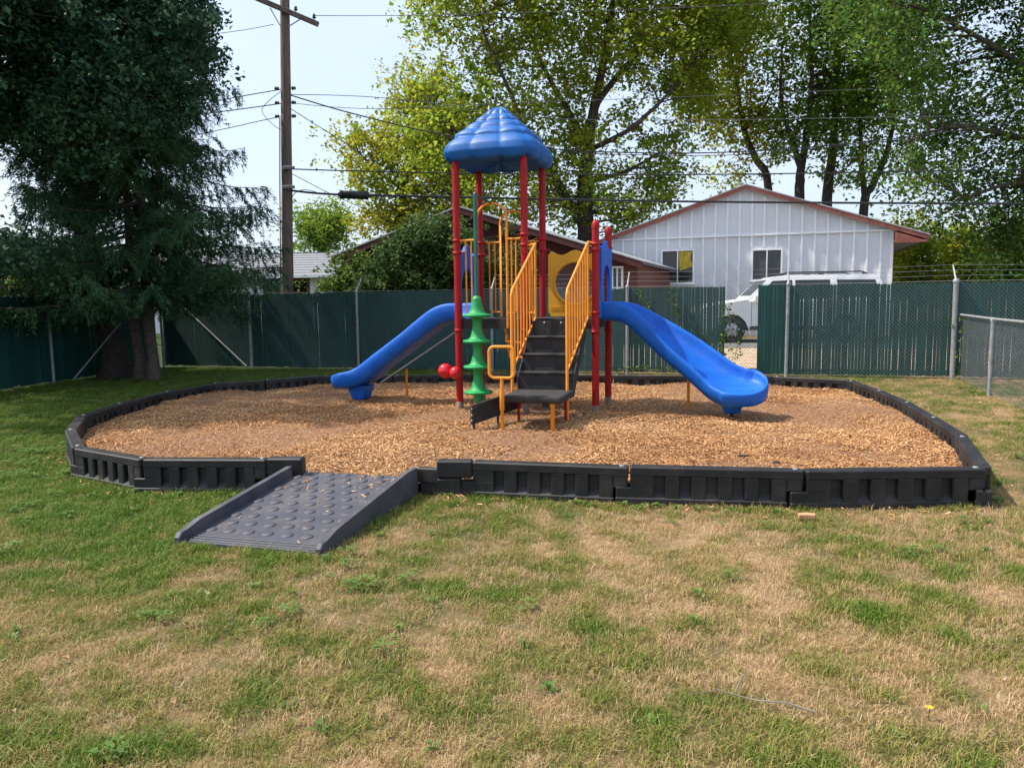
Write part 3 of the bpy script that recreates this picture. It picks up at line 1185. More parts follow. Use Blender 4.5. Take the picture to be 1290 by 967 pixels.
# ---- canopy
def canopy():
    n_a, n_t = 144, 72
    segs = 3
    half = 0.60
    KT = [0, .15, .31, .48, .64, .80, .90, 1.0]
    KH = [.06, .25, .44, .64, .83, .95, .99, .96]
    P = []
    for i in range(n_t + 1):
        t = i / n_t
        hh = float(np.interp(t, KT, KH))
        row = []
        ft = t / .16 if t < .64 else 4 + (t - .64) / .36
        fr = ft - math.floor(ft) if t < 1 else 1.0
        bt = math.sqrt(max(0.0, 1 - (2 * fr - 1) ** 2))
        big = t >= .64
        for k in range(n_a):
            a = 2 * math.pi * k / n_a + 0.001
            c, s_ = math.cos(a), math.sin(a)
            n_e = 3.6 + 4.0 * t
            rad = 1 / (abs(c) ** n_e + abs(s_) ** n_e) ** (1 / n_e)
            ax = s_ / abs(c) if abs(c) > abs(s_) else c / abs(s_)
            f = ((ax * 0.5 + 0.5) * segs) % 1.0
            w = math.sqrt(max(0.0, 1 - (2 * f - 1) ** 2))
            bump = (0.058 if big else 0.030 + 0.034 * t) * (0.45 * bt + 0.55 * bt ** .5 * w)
            rr = half * hh * rad
            up = 0.35 if big else 0.85
            row.append((c * (rr + bump * .8), s_ * (rr + bump * .8), 0.69 * (1 - t) + bump * up - (0.045 * w * float(sstep(.8, 1, t)))))
        P.append(row)
    P.insert(0, [(0, 0, 0.70)] * n_a)
    base = P[-1]
    for (ins, dz) in ((0.93, -0.012), (0.80, 0.0), (0.4, 0.03), (0.02, 0.05)):
        P.append([(q[0] * ins, q[1] * ins, q[2] + dz) for q in base])
    P = [[(x - 1.5 * S, y + .5 * S, z + TOP - 0.09) for x, y, z in r_] for r_ in P]
    return MB().grid(P, closed_v=True)


canopy().build('roof_canopy', BLUE_R, ps)


# ---- decks
def deck(x0):
    b = MB()
    b.box(x0 - S + 0.02, x0 - 0.02, 0.03, S - 0.03, DZ - 0.045, DZ, 0.006)
    b.box(x0 - S + 0.05, x0 - 0.05, 0.028, 0.05, DZ - 0.13, DZ - 0.03)
    b.box(x0 - S + 0.05, x0 - 0.05, S - 0.05, S - 0.028, DZ - 0.13, DZ - 0.03)
    b.box(x0 - S + 0.018, x0 - S + 0.04, 0.05, S - 0.05, DZ - 0.13, DZ - 0.03)
    b.box(x0 - 0.04, x0 - 0.018, 0.05, S - 0.05, DZ - 0.13, DZ - 0.03)
    return b.build('deck', DECK, ps)


deck(0)
deck(-S)

# ---- stairs
SX0, SX1 = -0.815, -0.14           # stair width in x
st = MB().build('stair', DECK, ps) if False else None
LAND_Z, LAND_V0, LAND_V1 = 0.375, -1.36, -0.70
nst = 4
rise = (DZ - LAND_Z) / nst
run = (0.70 - 0.03) / nst
stair = MB()
for s_ in (SX0 - 0.012, SX1):
    poly = [(-0.70, LAND_Z - 0.09), (-0.70, LAND_Z + 0.14), (0.0, DZ + 0.0), (0.0, DZ - 0.24)]
    stair.prism(poly, s_, s_ + 0.012, 'yz')
so = stair.build('stair_stringers', DECK, ps)
for k in range(nst):
    y0 = -0.70 + run * k + 0.02
    z0 = LAND_Z + rise * k
    MB().box(SX0 + .002, SX1 - .002, y0, y0 + 0.012, z0 - 0.01, z0 + rise - 0.025, 0.002).build('riser', DECK, so)
    if k < nst - 1:
        MB().box(SX0 + .002, SX1 - .002, y0 - 0.02, y0 + run + 0.01, z0 + rise - 0.03, z0 + rise, 0.008).build('tread', DECK, so)
for k in range(2):
    MB().lathe([(0.0, -0.006), (0.009, -0.005), (0.011, 0.0)], (-0.62 + 0.22 * k, -0.70 + run * 3 + 0.02, DZ - 0.05), 10, 'y').build('bolt', BOLT, so)

ld = MB().box(SX0 - 0.01, SX1 + 0.02, LAND_V0, LAND_V1, LAND_Z - 0.085, LAND_Z, 0.028).build('landing', DECK, ps)
for x, y in ((SX0 + .03, -0.8), (SX1 - .06, -0.82)):
    MB().lathe([(0.018, -0.2), (0.018, LAND_Z - 0.06)], (x, y, 0), 10).build('landing_leg', RED, ld)
fl = MB().lathe([(0.024, -0.2), (0.024, 0.26), (0.03, 0.265), (0.03, 0.28), (0.02, 0.285), (0.02, LAND_Z - .05)], (-0.24, LAND_V0 + 0.06, 0), 12).build('landing_leg', YEL, ld)
MB().box(-0.36, -0.30, LAND_V0 + .05, LAND_V0 + .13, LAND_Z - .14, LAND_Z - .08).build('landing_bracket', DECK, ld)
# low approach board
bd = MB()
A0, A1 = Vector((-1.13, -1.52, 0)), Vector((-0.80, -0.70, 0))
dv = (A1 - A0).normalized()
nv = Vector((-dv.y, dv.x, 0)) * 0.012
quad = [A0 - nv, A0 + nv, A1 + nv, A1 - nv]
zs0 = [(0.05, 0.27), (0.05, 0.27), (0.14, 0.36), (0.14, 0.36)]
vv = [(p.x, p.y, z[0]) for p, z in zip(quad, zs0)] + [(p.x, p.y, z[1]) for p, z in zip(quad, zs0)]
bd.add(vv, [(3, 2, 1, 0), (4, 5, 6, 7), (0, 1, 5, 4), (1, 2, 6, 5), (2, 3, 7, 6), (3, 0, 4, 7)])
ab = bd.build('approach_board', DECK, ps)
for t in (0.02, 0.5):
    p = A0.lerp(A1, t)
    MB().lathe([(0.016, -0.2), (0.016, 0.20)], (p.x + .012, p.y + .02, 0), 8).build('board_leg', DECK, ab)
for z in (0.10, 0.16, 0.23):
    MB().lathe([(0.0, -0.012), (0.008, -0.010), (0.009, 0)], (A0.x + .012, A0.y - .002, z), 8, 'y').build('bolt', BOLT, ab)

# ---- transfer handle loop
hx, hy = -0.80, -1.40
w_, z0, z1, rc = 0.145, 0.575, 0.925, 0.06
loop = arc((hx + w_ - rc, z1 - rc), rc, 0, math.pi / 2, 6, 'xz', hy) + arc((hx - w_ + rc, z1 - rc), rc, math.pi / 2, math.pi, 6, 'xz', hy) + \
    arc((hx - w_ + rc, z0 + rc), rc, math.pi, 1.5 * math.pi, 6, 'xz', hy) + arc((hx + w_ - rc, z0 + rc), rc, 1.5 * math.pi, 2 * math.pi, 6, 'xz', hy)
hl = MB().tube(loop, 0.018, 10, closed=True).build('grab_handle', YEL, ps)
MB().lathe([(0.019, -0.2), (0.019, 0.20), (0.027, 0.21), (0.027, 0.40), (0.02, 0.44), (0.02, z0)], (hx, hy, 0), 12).build('handle_post', YEL, hl)


# ---- stair rails
def stair_rail(xf, xb):
    fy, by = -0.80, -0.05
    top0, top1 = 1.53, 2.14
    bot0, bot1 = 0.60, 1.22
    right = xf > -0.4
    hr = [(xf, fy, -0.2 if right else LAND_Z - .1), (xf, fy, top0 - 0.06), (xf, fy + 0.012, top0 - 0.02), (xf, fy + 0.04, top0 + 0.03), (xb, by, top1), (xb, by + .02, top1 + .004)]
    o = MB().tube(hr, 0.0175, 10).build('stair_rail', YEL, ps)
    MB().tube([(xf, fy, bot0), (xb, by, bot1)], 0.013, 8).build('bottom_rail', YEL, o)
    MB().tube([(xb, by, bot1 - .02), (xb, by, top1)], 0.0155, 8).build('end_bar', YEL, o)
    for k in range(1, 8):
        t = k / 8
        x, y = xf + (xb - xf) * t, fy + (by - fy) * t
        MB().tube([(x, y, bot0 + (bot1 - bot0) * t), (x, y, top0 + .02 + (top1 - top0 - .02) * t)], 0.0115, 8).build('bar', YEL, o)
    px_ = 0 if right else -S
    MB().tube([(xb, by, top1), (px_, 0, top1 - .01)], 0.014, 8).build('rail_stub', YEL, o)
    MB().tube([(xb, by, bot1 + .05), (px_, 0, bot1 + .06)], 0.014, 8).build('rail_stub', YEL, o)
    return o


stair_rail(-0.185, -0.085)
stair_rail(-0.86, -0.765)


# ---- barriers with arches on the roofed deck
def barrier(y, zt, xs_l, xs_r, ax0, ax1, az):
    """rails left and right of an arched opening; y plane"""
    zb = 1.27
    r = (ax1 - ax0) / 2
    cxa = (ax0 + ax1) / 2
    lo = DZ - 0.12
    pts = [(ax0, y, lo), (ax0, y, az - r)] + arc((cxa, az - r), r, math.pi, 0, 12, 'xz', y) + [(ax1, y, lo)]
    o = MB().tube(pts, 0.0165, 10).build('entry_arch', YEL, ps)
    for (xa, xb, n, sg) in ((xs_l, ax0, 2, 1), (ax1, xs_r, 2, -1)):
        MB().tube([(xa, y, zt), (xb, y, zt)], 0.0155, 8).build('top_rail', YEL, o)
        px_ = [xa + (xb - xa) * (k + 1) / (n + 1) for k in range(n)]
        if sg < 0:
            px_ = px_[::-1]
        # outer bar turns into the bottom hook
        MB().tube([(px_[0], y, zt), (px_[0], y, zb + .05)] + [(px_[0] + sg * .05 * (1 - math.cos(t)), y, zb + .05 - .05 * math.sin(t)) for t in (0.5, 1.0, 1.57)] + [(xb if sg > 0 else xa, y, zb)], 0.0115, 8).build('bar', YEL, o)
        for p in px_[1:]:
            MB().tube([(p, y, zt), (p, y, zb)], 0.0105, 8).build('bar', YEL, o)
    return o


barrier(-0.01, 2.22, -2 * S + .05, -S - .05, -1.56, -1.15, 2.68)
barrier(S + .01, 2.25, -2 * S + .05, -S - .05, -1.54, -1.16, 2.68)

# ---- green disc climber
cxx, cyy = -1.47, -0.30
cl = MB().lathe([(0.028, -0.2), (0.028, 2.76), (0.02, 2.785), (0.0, 2.79)], (cxx, cyy, 0), 14).build('climber_pole', GREEN_D, ps)
MB().tube([(cxx, cyy, 2.75), (cxx + .06, cyy + .12, 2.72), (-1.355, -0.01, 2.68)], 0.014, 8).build('pole_arm', GREEN_D, cl)
for k in range(4):
    zc = 0.27 + 0.327 * k
    pr = [(0.060, zc - 0.12), (0.064, zc - 0.04), (0.080, zc - 0.022), (0.17, zc - 0.020), (0.184, zc - 0.014), (0.187, zc + 0.004), (0.182, zc + 0.014), (0.165, zc + 0.018),
          (0.118, zc + 0.026), (0.095, zc + 0.05), (0.080, zc + 0.09), (0.068, zc + 0.14), (0.061, zc + 0.19), (0.060, zc + 0.21)]
    MB().lathe(pr, (cxx, cyy, 0), 28).build('climbing_disc', GREEN, cl)
MB().lathe([(0.060, 1.46), (0.045, 1.49), (0.030, 1.50)], (cxx, cyy, 0), 20).build('top_cone', GREEN, cl)

# ---- red twin balls on the post
rb = MB()


def ball(c, r):
    pr = []
    for i in range(17):
        a = -math.pi / 2 + math.pi * i / 16
        rr = r * math.cos(a)
        if i in (6, 10):
            rr *= 0.955
        pr.append((max(rr, 0.0), r * math.sin(a)))
    return pr


b0 = MB().lathe(ball(0, 0.098), (-2 * S - 0.15, -0.13, 0.52), 22).build('talk_ball', REDP, ps)
MB().lathe(ball(0, 0.084), (-2 * S + 0.01, -0.17, 0.50), 22).build('talk_ball', REDP, ps)
MB().tube([(-2 * S - 0.15, -0.13, .52), (-2 * S + .01, -0.17, .50), (-2 * S, 0, .50)], 0.03, 10).build('ball_bracket', REDP, b0)


# ---- slides
def slide(x0, sg, name, yaw=0.0):
    """chute leaves at x0 towards sg*x, centred on y = S/2"""
    L_ = 2.08
    n = 44
    yc = S / 2

    raw = [(0.0, DZ + .005), (0.24, DZ + .005), (0.34, DZ - .035), (1.50, 0.375), (1.66, 0.315), (L_, 0.265)]
    xs_r = np.linspace(-.3, L_ + .3, 400)
    zr_ = np.interp(xs_r, [p[0] for p in raw], [p[1] for p in raw])
    kern = np.exp(-((np.arange(-60, 61) * (xs_r[1] - xs_r[0])) / .085) ** 2 / 2)
    zs_r = np.convolve(np.pad(zr_, 60, 'edge'), kern / kern.sum(), 'valid')

    def bed(t):
        return (t * L_, float(np.interp(t * L_, xs_r, zs_r)))
    rows = []
    # plan curve: heading turns steadily along the run
    NS = 200
    plan = [(0.0, 0.0, 0.0)]
    for i in range(1, NS + 1):
        q = i / NS
        hd = yaw * float(sstep(0.05, 1.0, q))
        px_, py_, _ = plan[-1]
        plan.append((px_ + math.cos(hd) * L_ / NS, py_ - math.sin(hd) * L_ / NS, hd))

    def plan_at(x):
        q = min(max(x / L_, 0), 1) * NS
        i = min(int(q), NS - 1)
        f = q - i
        return tuple(plan[i][k] * (1 - f) + plan[i + 1][k] * f for k in range(3))

    for i in range(n + 1):
        t = i / n
        t = 1 - (1 - t) ** 1.25
        x, z = bed(t)
        xa, za = bed(max(0, t - .01))
        xb, zb = bed(min(1, t + .01))
        tx, tz = xb - xa, zb - za
        l = math.hypot(tx, tz)
        nx, nz = -tz / l, tx / l
        hw = 0.32
        e = 0.0
        if x > L_ - 0.34:
            e = min(1, (x - (L_ - 0.34)) / 0.34)
            hw = 0.365 * math.sqrt(max(0.0, 1 - e ** 2.3)) + 0.03
        elif x > L_ - 0.70:
            q = (x - (L_ - .70)) / .36
            hw = 0.32 + 0.045 * q * q * (3 - 2 * q)
        wall = 0.20 - 0.035 * min(1, max(0, (x - .2) / .6)) - 0.02 * float(sstep(L_ - 0.85, L_ - 0.40, x)) - 0.065 * e ** 1.8
        und = 0.046 + 0.05 * float(sstep(L_ - .9, L_ - .3, x)) * (1 - .25 * e)
        k = hw
        lip = min(0.055, k * .3)
        sec = [(-k - .004, wall - .045), (-k + .004, wall - .012), (-k + lip * .35, wall + .004), (-k + lip * .75, wall - .006), (-k + lip, wall - .035), (-k + lip * 1.45, wall * .35), (-k + lip * 2.2, 0.022), (-k * .30, 0.0), (0, -0.004)]
        g_in = float(sstep(.72, 1.0, e))      # the bed rises to close the rounded nose
        sec = [(a, b + (wall - .004 - b) * g_in) for a, b in sec]
        sec = sec + [(-a, b) for a, b in sec[-2::-1]]
        under = [(k, wall * .25), (k * .92, -und * .55), (k * .65, -und * .95), (0, -und), (-k * .65, -und * .95), (-k * .92, -und * .55), (-k, wall * .25)]
        sec = sec + under
        bank = yaw * (0.62 * float(sstep(.15, 1.0, x)) - 0.12 * float(sstep(1.5, L_, x)))
        cb_, sb_ = math.cos(bank), math.sin(bank)
        sec = [(a * cb_ - b * sb_, b * cb_ + a * sb_) for a, b in sec]
        cxp, cyp, hd = plan_at(x)
        ca, sa = math.cos(hd), math.sin(hd)
        rows.append([(x0 + sg * (cxp + nx * b * ca - a * sa * -1), yc + cyp + a * ca - nx * b * sa, z + nz * b) for a, b in sec])
    b = MB()
    if sg < 0:
        rows = [r_[::-1] for r_ in rows]
    b.grid(rows, closed_v=True)
    m_ = len(rows[0])
    b.add(rows[0], [tuple(range(m_))])
    b.add(rows[-1], [tuple(range(m_ - 1, -1, -1))])
    o = b.build(name, BLUE, ps)
    # tapered foot under the exit
    q_ = plan_at(L_ - .40)
    fx, fy_ = x0 + sg * q_[0], yc + q_[1]
    zt = 0.24
    bm = bmesh.new()
    bmesh.ops.create_cube(bm, size=1)
    for v in bm.verts:
        tp = v.co.z > 0
        v.co = Vector((fx + v.co.x * (0.30 if tp else 0.19), fy_ + v.co.y * (0.34 if tp else 0.22), zt if tp else 0.035))
    bmesh.ops.bevel(bm, geom=bm.edges[:], offset=0.022, segments=2, affect='EDGES', profile=.5)
    MB().bm(bm).build('exit_foot', BLUE, o)
    MB().tube([(fx, fy_, -0.1), (fx, fy_, 0.1)], 0.02, 8).build('foot_stake', DECK, o)
    # hood panel at the entry: plate with arched opening and wavy top
    hb = MB()
    xs_ = x0 + sg * 0.005
    op_w, op_s, op_t = 0.25, 1.62, 1.88
    out, inn = [], []
    nn = 24
    hw = 0.39
    for i in range(nn + 1):
        q = -1 + 2 * i / nn
        out.append((yc + q * hw, 2.13 + 0.06 * math.cos(q * math.pi * 2.0) - 0.10 * abs(q) ** 3))
        a = math.pi * (1 - i / nn)
        inn.append((yc + op_w * math.cos(a), op_s + (op_t - op_s) * math.sin(a)))
    out = [(yc - hw, DZ + .01)] + [(yc - hw, 1.6)] + out + [(yc + hw, 1.6), (yc + hw, DZ + .01)]
    inn = [(yc - op_w, DZ + .01)] + [(yc - op_w, 1.5)] + inn + [(yc + op_w, 1.5), (yc + op_w, DZ + .01)]
    G = []
    for (o_, i_) in zip(out, inn):
        lp = [(xs_ - .022, *o_), (xs_ + .022, *o_), (xs_ + .022, *i_), (xs_ - .022, *i_)]
        if sg < 0:
            lp = lp[::-1]
        G.append(lp)
    hb.grid(G, closed_v=True, smooth=False)
    hb.add(G[0], [(0, 1, 2, 3)])
    hb.add(G[-1], [(3, 2, 1, 0)])
    hb.build('entry_hood', BLUE, o)
    return o


sr = slide(0.035, 1, 'slide', R(30))
sl = slide(-2 * S - 0.035, -1, 'slide')
MB().tube([(1.10, S * .5 + .25, -0.15), (1.10, S * .5 + .25, 0.46)], 0.02, 8).build('slide_leg', YEL, sr)
MB().tube([(-2 * S - 0.1, S * .3, DZ - .15), (-2 * S - 1.3, S * .3, 0.30)], 0.012, 6).build('slide_brace', STEEL, sl)
MB().tube([(-2 * S - 1.10, S * .5 + .25, -0.15), (-2 * S - 1.10, S * .5 + .25, 0.46)], 0.02, 8).build('slide_leg', YEL, sl)

# ---- yellow bubble panel
G = []
cz, rr = 1.66, 0.285
nn = 48
px0, px1 = -S + 0.085, -0.07
cx_ = (px0 + px1) / 2
pz0, pz1 = DZ + 0.01, 2.10
outl, innl = [], []
for i in range(nn):
    a = 2 * math.pi * i / nn
    c, s_ = math.cos(a), math.sin(a)
    k = min(((px1 - px0) / 2) / max(abs(c), 1e-6), (pz1 - cz if s_ > 0 else cz - pz0) / max(abs(s_), 1e-6))
    ox, oz = cx_ + c * k, cz + s_ * k
    if oz > pz1 - 0.01:
        oz += 0.035 * math.cos((ox - cx_) / ((px1 - px0) / 2) * math.pi * 2) - 0.02
    outl.append((ox, oz))
    innl.append((cx_ + rr * c, cz + rr * s_))
for o_, i_ in zip(outl, innl):
    G.append([(o_[0], S - .03, o_[1]), (i_[0], S - .03, i_[1]), (i_[0], S + .005, i_[1]), (o_[0], S + .005, o_[1])])
pn = MB().grid(G, closed_u=True, closed_v=True, smooth=False).build('bubble_panel', YELP, ps)
ring = [(cx_ + (rr + .012) * math.cos(2 * math.pi * i / 40), S - .03, cz + (rr + .012) * math.sin(2 * math.pi * i / 40)) for i in range(40)]
MB().tube(ring, 0.022, 8, closed=True).build('window_ring', YELP, pn)
BUB = bpy.data.materials.new('clear_bubble')
BUB.use_nodes = True
bn = BUB.node_tree
pb = bn.nodes['Principled BSDF']
pb.inputs['Base Color'].default_value = (0.75, 0.78, 0.80, 1)
pb.inputs['Roughness'].default_value = 0.12
tr = bn.nodes.new('ShaderNodeBsdfTransparent')
tr.inputs['Color'].default_value = (0.80, 0.82, 0.84, 1)
ms = bn.nodes.new('ShaderNodeMixShader')
wv = bn.nodes.new('ShaderNodeTexNoise')
wv.inputs['Scale'].default_value = 6
mr = bn.nodes.new('ShaderNodeMapRange')
mr.inputs[3].default_value = 0.80
mr.inputs[4].default_value = 0.96
bn.links.new(wv.outputs['Fac'], mr.inputs[0])
bn.links.new(mr.outputs[0], ms.inputs[0])
bn.links.new(pb.outputs[0], ms.inputs[1])
bn.links.new(tr.outputs[0], ms.inputs[2])
bn.links.new(ms.outputs[0], bn.nodes['Material Output'].inputs['Surface'])
prf = [(rr, 0.0), (rr * .97, 0.05), (rr * .85, 0.11), (rr * .6, 0.16), (rr * .3, 0.185), (0, 0.19)]
MB().lathe(prf, (cx_, S - .01, cz), 32, 'y').build('bubble_window', BUB, pn)
for z in (DZ + .10, DZ + .13):
    MB().box(px0 + .03, px1 - .03, S - .036, S - .029, z, z + .012).build('panel_rib', YELP, pn)
MB().tube([(-S, S, 2.12), (px0 + .03, S - .02, 2.0)], .012, 6).build('panel_stub', RED, pn)

# ---- rear arch ladder seen under the roofed deck
rl = None
for s_ in (-1, 1):
    cxr = -1.35 + s_ * 0.20
    pts = [(cxr, S + .02, DZ - .05), (cxr, S + .22, DZ - .18), (cxr, S + .42, DZ - .48), (cxr, S + .52, .55), (cxr, S + .58, -0.15)]
    o = MB().tube(pts, 0.018, 8).build('ladder_rail', YEL, ps if rl is None else rl)
    rl = rl or o
for k, (dy, z) in enumerate(((.28, .93), (.44, .70), (.53, .46), (.57, .22))):
    MB().tube([(-1.55, S + dy, z), (-1.55, S + dy - .02, z - .09), (-1.35, S + dy - .02, z - .11), (-1.15, S + dy - .02, z - .09), (-1.15, S + dy, z)], 0.016, 8).build('rung', YEL if k != 2 else BLUE, rl)
MB().box(-1.22, -1.08, S + .40, S + .58, 0.16, 0.36, 0.03).build('blue_step', BLUE, rl)

# ================================================================== FENCES
CL_A = 0.036


def chain_mesh(p0, p1, z0, z1, a, r, base=gzf):
    """zigzag woven wires as thin three-sided tubes"""
    d = Vector((p1.x - p0.x, p1.y - p0.y, 0))
    Ln = d.length
    d.normalize()
    nrm = Vector((-d.y, d.x, 0))
    nw = max(1, int(Ln / a))
    nz = int((z1 - z0) / a)
    ks = np.arange(nz + 1)
    V, Fc = [], []
    off = 0
    tri = np.array([[0, 1.0], [0.87, -0.5], [-0.87, -0.5]])
    for i in range(nw):
        x = i * a + np.where((ks + i) % 2 == 0, 0.0, a)
        z = z0 + ks * a
        side = np.where((ks + i) % 2 == 0, -1, 1) * r * 0.7
        gx, gy = p0.x + d.x * x, p0.y + d.y * x
        bz = base(p0.x + d.x * i * a, p0.y + d.y * i * a)
        P = np.stack([gx + nrm.x * side, gy + nrm.y * side, z + bz], -1)
        ring = (P[:, None, :] + r * (tri[None, :, 0:1] * np.array([d.x, d.y, 0.35])[None, None, :] + tri[None, :, 1:2] * np.array([nrm.x, nrm.y, 0.0])[None, None, :]))
        V.append(ring.reshape(-1, 3))
        m_ = len(ks)
        b = (np.arange(m_ - 1) * 3)[:, None] + off
        for k in range(3):
            k2 = (k + 1) % 3
            Fc.append(np.concatenate([b + k, b + k2, b + k2 + 3, b + k + 3], 1))
        off += m_ * 3
    return np_mesh('wire_mesh', np.concatenate(V), np.concatenate(Fc))


def slat_panel(p0, p1, z0, z1, pitch, width, parent, gaps=(), seed=0, ragged=0.008):
    r = np.random.default_rng(seed)
    d = Vector((p1.x - p0.x, p1.y - p0.y, 0))
    Ln = d.length
    d.normalize()
    nr = Vector((-d.y, d.x, 0))
    V, Fc = [], []
    n = int(Ln / pitch)
    for i in range(n):
        s_ = (i + .5) * pitch
        if any(g0 < s_ < g1 for g0, g1 in gaps):
            continue
        w = width * r.uniform(.95, 1.02)
        c0 = s_ + r.normal(0, .002)
        zt, zb = z1 - abs(r.normal(0, ragged)), z0 + abs(r.normal(0, .012))
        lean = r.normal(0, .003)
        wob = r.uniform(-.004, .004)
        b = gzf(p0.x + d.x * s_, p0.y + d.y * s_)
        o = len(V)
        for z, ln in ((zb, 0), (zt, lean)):
            for (u, v) in ((-w / 2, -.004), (w / 2, -.004 + wob), (w / 2, .004 + wob), (-w / 2, .004)):
                p = p0 + d * (c0 + u + ln) + nr * v
                V.append((p.x, p.y, z + b))
        for k in range(4):
            k2 = (k + 1) % 4
            Fc.append((o + k, o + k2, o + k2 + 4, o + k + 4))
        Fc.append((o + 4, o + 5, o + 6, o + 7))
    me = bpy.data.meshes.new('privacy_slats')
    me.from_pydata(V, [], Fc)
    o = meshobj('privacy_slats', me, SLAT, parent)
    o['kind'] = 'stuff'
    return o


def fence_post(p, h, parent, r=0.03, arm=None, lean=(0, 0)):
    z = gzf(p.x, p.y)
    b = MB().tube([(p.x, p.y, z - .2), (p.x + lean[0], p.y + lean[1], z + h)], r, 12)
    b.lathe([(r * 1.25, -.03), (r * 1.3, 0.0), (r * 1.0, .03), (0, .045)], (p.x + lean[0], p.y + lean[1], z + h), 12)
    o = b.build('fence_post', STEEL, parent)
    if arm is not None:
        q = Vector((p.x + lean[0], p.y + lean[1], z + h))
        MB().tube([q, q + Vector((arm.x * .28, arm.y * .28, .30))], [0.02, 0.014], 8).build('barb_arm', STEEL, o)
    return o


FH = 1.85


def fpt(px):
    """point of the rear fence line below pixel column px"""
    d = ray(px, 470)
    t = 17.1 / (d.y - FENCE_S * d.x)
    return Vector((d.x * t, d.y * t, 0))


corner = fpt(207)
rear = empty('slatted_fence', (corner.x, corner.y, 0))
rear.location = (0, 0, 0)
tag(rear, 'long chain-link fence filled with dark green privacy slats behind the play area', 'fence')
ppx = [207, 318, 452, 620, 790, 990, 1200]
PP = [fpt(x) for x in ppx]
PP += [PP[-1] + FV * 3.0, PP[-1] + FV * 6.0]
PFN = Vector((FN.x, FN.y, 0))
for i, p in enumerate(PP):
    fence_post(p, FH, rear, 0.034 if i != 6 else 0.045, arm=PFN if i >= 2 else None, lean=(random.uniform(-.02, .02), 0))
for i in range(len(PP) - 1):
    a, b = PP[i] + PFN * 0.05, PP[i + 1] + PFN * 0.05
    o = meshobj('wire_mesh', chain_mesh(a - PFN * .009, b - PFN * .009, 0.03, FH, CL_A, 0.0026), WIREC, rear)
    o['kind'] = 'stuff'
    gaps = []
    if i == 4:      # missing slats beside the drive
        g0 = (fpt(910) + PFN * .05 - a).length
        g1 = (fpt(953) + PFN * .05 - a).length
        gaps.append((g0, g1))
        slat_panel(a + FV * g1 - PFN * .012, b - PFN * .012, 0.06, FH - .01, .055, .05, rear, (), 300)
    slat_panel(a + PFN * .0, b, 0.04, FH - 0.03, 0.060, 0.0595 if i < 3 else (0.0595 if i < 4 else 0.0580), rear, gaps, 200 + i)
    for z in (FH,):
        MB().tube([(a.x, a.y, z + gzf(a.x, a.y)), ((a.x + b.x) / 2, (a.y + b.y) / 2, z - .008 + gzf(a.x, a.y)), (b.x, b.y, z + gzf(b.x, b.y))], 0.004, 5).build('tension_wire', STEEL, rear)
    if i >= 3:
        for k in range(3):
            t = (k + 1) / 3
            of = PFN * (.28 * t) + Vector((0, 0, FH + .30 * t))
            mid = (a + b) / 2 + of - Vector((0, 0, .03))
            MB().tube([a + of, mid, b + of], 0.0022, 4).build('barbed_wire', STEEL, rear)
# diagonal brace by the corner
q = PP[1] - PFN * .03
MB().tube([(q.x - .12, q.y, .05), (PP[0].x + .6, PP[0].y - .12, 1.55)], 0.02, 8).build('brace', STEEL, rear)

left = empty('slatted_fence', (0, 0, 0))
tag(left, 'short return of green slatted chain-link fence running past the big leaning trunk', 'fence')
LC = PP[0] + Vector((-.10, -.02, 0))
LM = atz(68, 483, 0.0)
LE = LM + (LM - LC).normalized() * 3.2
LPs = [LC, Vector((LM.x, LM.y, 0)), Vector((LE.x, LE.y, 0))]
ldn = Vector((-(LPs[1] - LPs[0]).y, (LPs[1] - LPs[0]).x, 0)).normalized() * -0.05
for p in LPs[1:]:
    fence_post(p, 1.80, left, 0.03)
for i in range(2):
    a, b = LPs[i] + ldn, LPs[i + 1] + ldn
    o = meshobj('wire_mesh', chain_mesh(a, b, 0.03, 1.80, CL_A, 0.0020), WIREC, left)
    o['kind'] = 'stuff'
    slat_panel(a, b, 0.04, 1.78, 0.06, 0.0605, left, (), 500 + i)
MB().tube([(LPs[1].x + .28, LPs[1].y + .2, .05), (LPs[1].x + .9, LPs[1].y + 1.1, 1.2)], 0.018, 8).build('brace', STEEL, left)

low = empty('low_fence', (0, 0, 0))
tag(low, 'low bare chain-link fence with round top rail meeting the green slatted fence', 'fence')
LW0 = PP[6] + Vector((.05, -.10, 0))
LW1 = atz(1246, 497, 0.0)
LW1.z = 0
ldv = (LW1 - LW0).normalized()
LWP = [LW0, LW1, LW1 + ldv * 2.4, LW1 + ldv * 4.8, LW1 + ldv * 7.2]
for p in LWP[1:]:
    fence_post(p, 1.20, low, 0.03)
for i in range(len(LWP) - 1):
    a, b = LWP[i], LWP[i + 1]
    o = meshobj('wire_mesh', chain_mesh(a + Vector((.04, 0, 0)), b + Vector((.04, 0, 0)), 0.02, 1.20, 0.04, 0.0022), STEEL, low)
    o['kind'] = 'stuff'
    MB().tube([(a.x, a.y, 1.215 + gzf(a.x, a.y)), (b.x, b.y, 1.215 + gzf(b.x, b.y))], 0.023, 10).build('top_rail', STEEL, low)


# ================================================================== HOUSES
def wallpt(A, B, s, z):
    p = A.lerp(B, s)
    return Vector((p.x, p.y, z))


